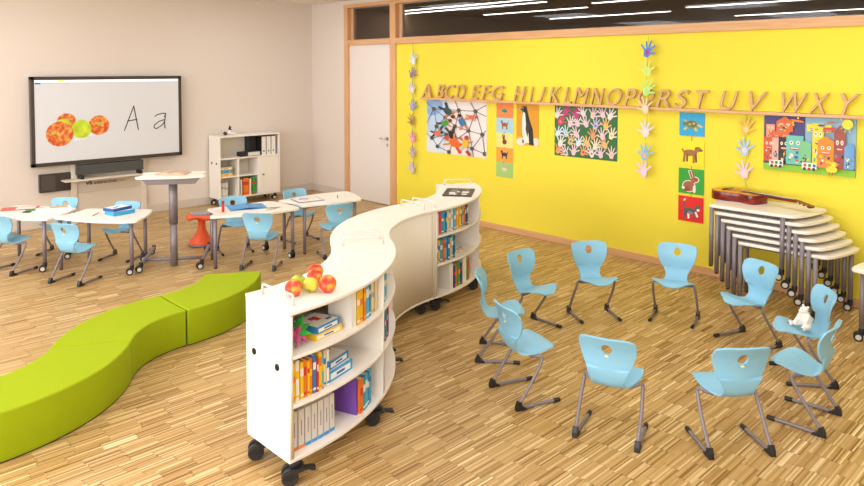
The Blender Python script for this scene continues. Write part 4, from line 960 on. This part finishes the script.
# ------------------------------------------------------------------ guitar
t = thing('guitar', 'small acoustic guitar with an orange top and dark red sides lying on the desk stack', 'guitar', (7.49, -.29, .8655), R(-14))
half = [(-.245, 0), (-.24, .06), (-.215, .115), (-.16, .155), (-.09, .163), (-.02, .145), (.04, .115), (.09, .105), (.14, .115), (.19, .122), (.225, .105), (.245, .06), (.25, 0)]
hp = [(p.x, p.y) for p in crom([(a, b, 0) for a, b in half], 4)]
out = hp+[(a, -b) for a, b in reversed(hp[1:-1])]
body_m = ramp_mat('mahogany', [(.3, '#4a0f0a'), (.55, '#7c1c12'), (.75, '#a83420')], 8, .2, 3, (1, 1, 6))
MB().prism(out, 0, .0819, smooth=True).build('body', body_m, t, bevel=.002)
sbd = MB().prism([(a*.985, b*.98) for a, b in out], .082, .085).build('soundboard', ramp_mat('spruce', [(.3, '#c8631a'), (.5, '#dd8426'), (.75, '#e89a3c')], 4, .2, 2, (1, 10, 1)), t)
MB().lathe([(.042, .0851), (.042, .0855)], 28, c=(.07, 0, 0)).build('sound_hole', mat('#2a1610', .6), t)
MB().box(-.135, -.11, -.07, .07, .085, .094).build('bridge', mat('#4a2a1c', .5), t, bevel=.002)
MB().prism([(.13, -.024), (.56, -.02), (.56, .02), (.13, .024)], .088, .094).build('fretboard', mat('#2c2a2c', .35), t)
MB().prism([(.24, -.024), (.565, -.019), (.565, .019), (.24, .024)], .068, .088).build('neck', body_m, t, bevel=.004)
hd = MB().prism([(.56, -.02), (.60, -.033), (.72, -.036), (.725, 0), (.72, .036), (.60, .033), (.56, .02)], -.0, .016, M=Matrix.Translation((.56, 0, .078)) @ Matrix.Rotation(R(12), 4, 'Y') @ Matrix.Translation((-.56, 0, 0))).build('headstock', body_m, t, bevel=.002)
pg = MB()
for k in range(3):
    for sd in (-1, 1): pg.cyl((.615+k*.036, .030*sd, .076-k*.0075), (.615+k*.036, .056*sd, .076-k*.0075), .005, 8)
pg.build('tuning_peg', mat('#e8dfcc', .4), hd)
s = MB()
for k in range(6): s.tube([(-.12, -.018+k*.0072, .0955), (.56, -.014+k*.0056, .0965)], .0009, 4)
s.build('strings', mat('#d8d4cc', .3, metal=.7), t)

# ------------------------------------------------------------------ toy bear
b = MB()
def rr(ax, d): return Matrix.Rotation(R(d), 3, ax)
b.ell((0, 0, .058), (.048, .044, .058), rr('Y', 8)).ell((.008, 0, .10), (.034, .032, .035)).ell((.022, 0, .142), (.034, .030, .029)).ell((.052, 0, .136), (.023, .016, .014)).ell((.07, 0, .135), (.008, .009, .008))
for sd in (-1, 1):
    b.ell((.008, .024*sd, .168), (.008, .011, .011)).ell((.032, .040*sd, .078), (.018, .016, .042), rr('Y', -30)).ell((.052, .045*sd, .046), (.017, .014, .03), rr('Y', -25)).ell((.058, .046*sd, .022), (.018, .016, .014))
    b.ell((.035, .048*sd, .024), (.05, .024, .022), rr('Z', 22*sd)).ell((.088, .066*sd, .022), (.016, .018, .022))
b.ell((-.05, 0, .03), (.012, .012, .012))
o = b.build('toy_bear', mat('#efe9df', .7, bump=.3, bscale=300)); rm = o.modifiers.new('skin', 'REMESH'); rm.mode = 'VOXEL'; rm.voxel_size = .0035; rm.use_smooth_shade = True
sm = o.modifiers.new('smooth', 'SMOOTH'); sm.iterations = 3
place(o, 8.60, -1.838, .342, R(-118)); o.scale = (.86, .86, .86); tag(o, 'white toy polar bear sitting on a chair of the ring', 'toy bear')
MB().ell((.0785, 0, .137), (.004, .006, .0045), n=10, m=6).build('nose', BLACKG, o)
for sd in (-1, 1): MB().ell((.0515, .0155*sd, .1515), .0032, n=8, m=6).build('eye', BLACKG, o); MB().ell((.1045, .071*sd, .022), (.002, .010, .010), n=10, m=6).build('paw_pad', mat('#8a8480', .6), o)

# ------------------------------------------------------------------ light
def area(x, y, z, rx, ry, rz, sx, sy, power, col):
    l = bpy.data.lights.new('daylight', 'AREA'); l.shape = 'RECTANGLE'; l.size = sx; l.size_y = sy; l.energy = power; l.color = col
    o = bpy.data.objects.new('daylight', l); COL.objects.link(o); o.location = (x, y, z); o.rotation_euler = (R(rx), R(ry), R(rz)); return o
for x in (2.8, 6.5, 10.2): area(x, YF-.05, 1.85, 90, 0, 0, 3.0, 2.0, 140, (.96, .98, 1))
w = bpy.data.worlds.new('sky'); bpy.context.scene.world = w; w.use_nodes = True
w.node_tree.nodes['Background'].inputs[0].default_value = (.85, .92, 1, 1); w.node_tree.nodes['Background'].inputs[1].default_value = .8

# ------------------------------------------------------------------ camera
f_, pit, yaw = 704., R(2.3), R(43.8)
F = Vector((-math.cos(yaw)*math.cos(pit), math.sin(yaw)*math.cos(pit), -math.sin(pit))); Rt = Vector((math.sin(yaw), math.cos(yaw), 0)); Up = Rt.cross(F)
cd = bpy.data.cameras.new('camera'); cam = bpy.data.objects.new('camera', cd); COL.objects.link(cam)
M = Matrix.Identity(4)
for i in range(3): M[i][0] = Rt[i]; M[i][1] = Up[i]; M[i][2] = -F[i]
M.translation = Vector((10.25, -6.95, 2.1)); cam.matrix_world = M
cd.sensor_width = 36; cd.lens = f_/864*36; cd.shift_y = -(243-97.3)/864; cd.clip_start = .05
sc_ = bpy.context.scene; sc_.camera = cam
sc_.view_settings.view_transform = 'Standard'; sc_.view_settings.look = 'None'; sc_.view_settings.gamma = 1; sc_.view_settings.exposure = .2
sc_.cycles.max_bounces = 8
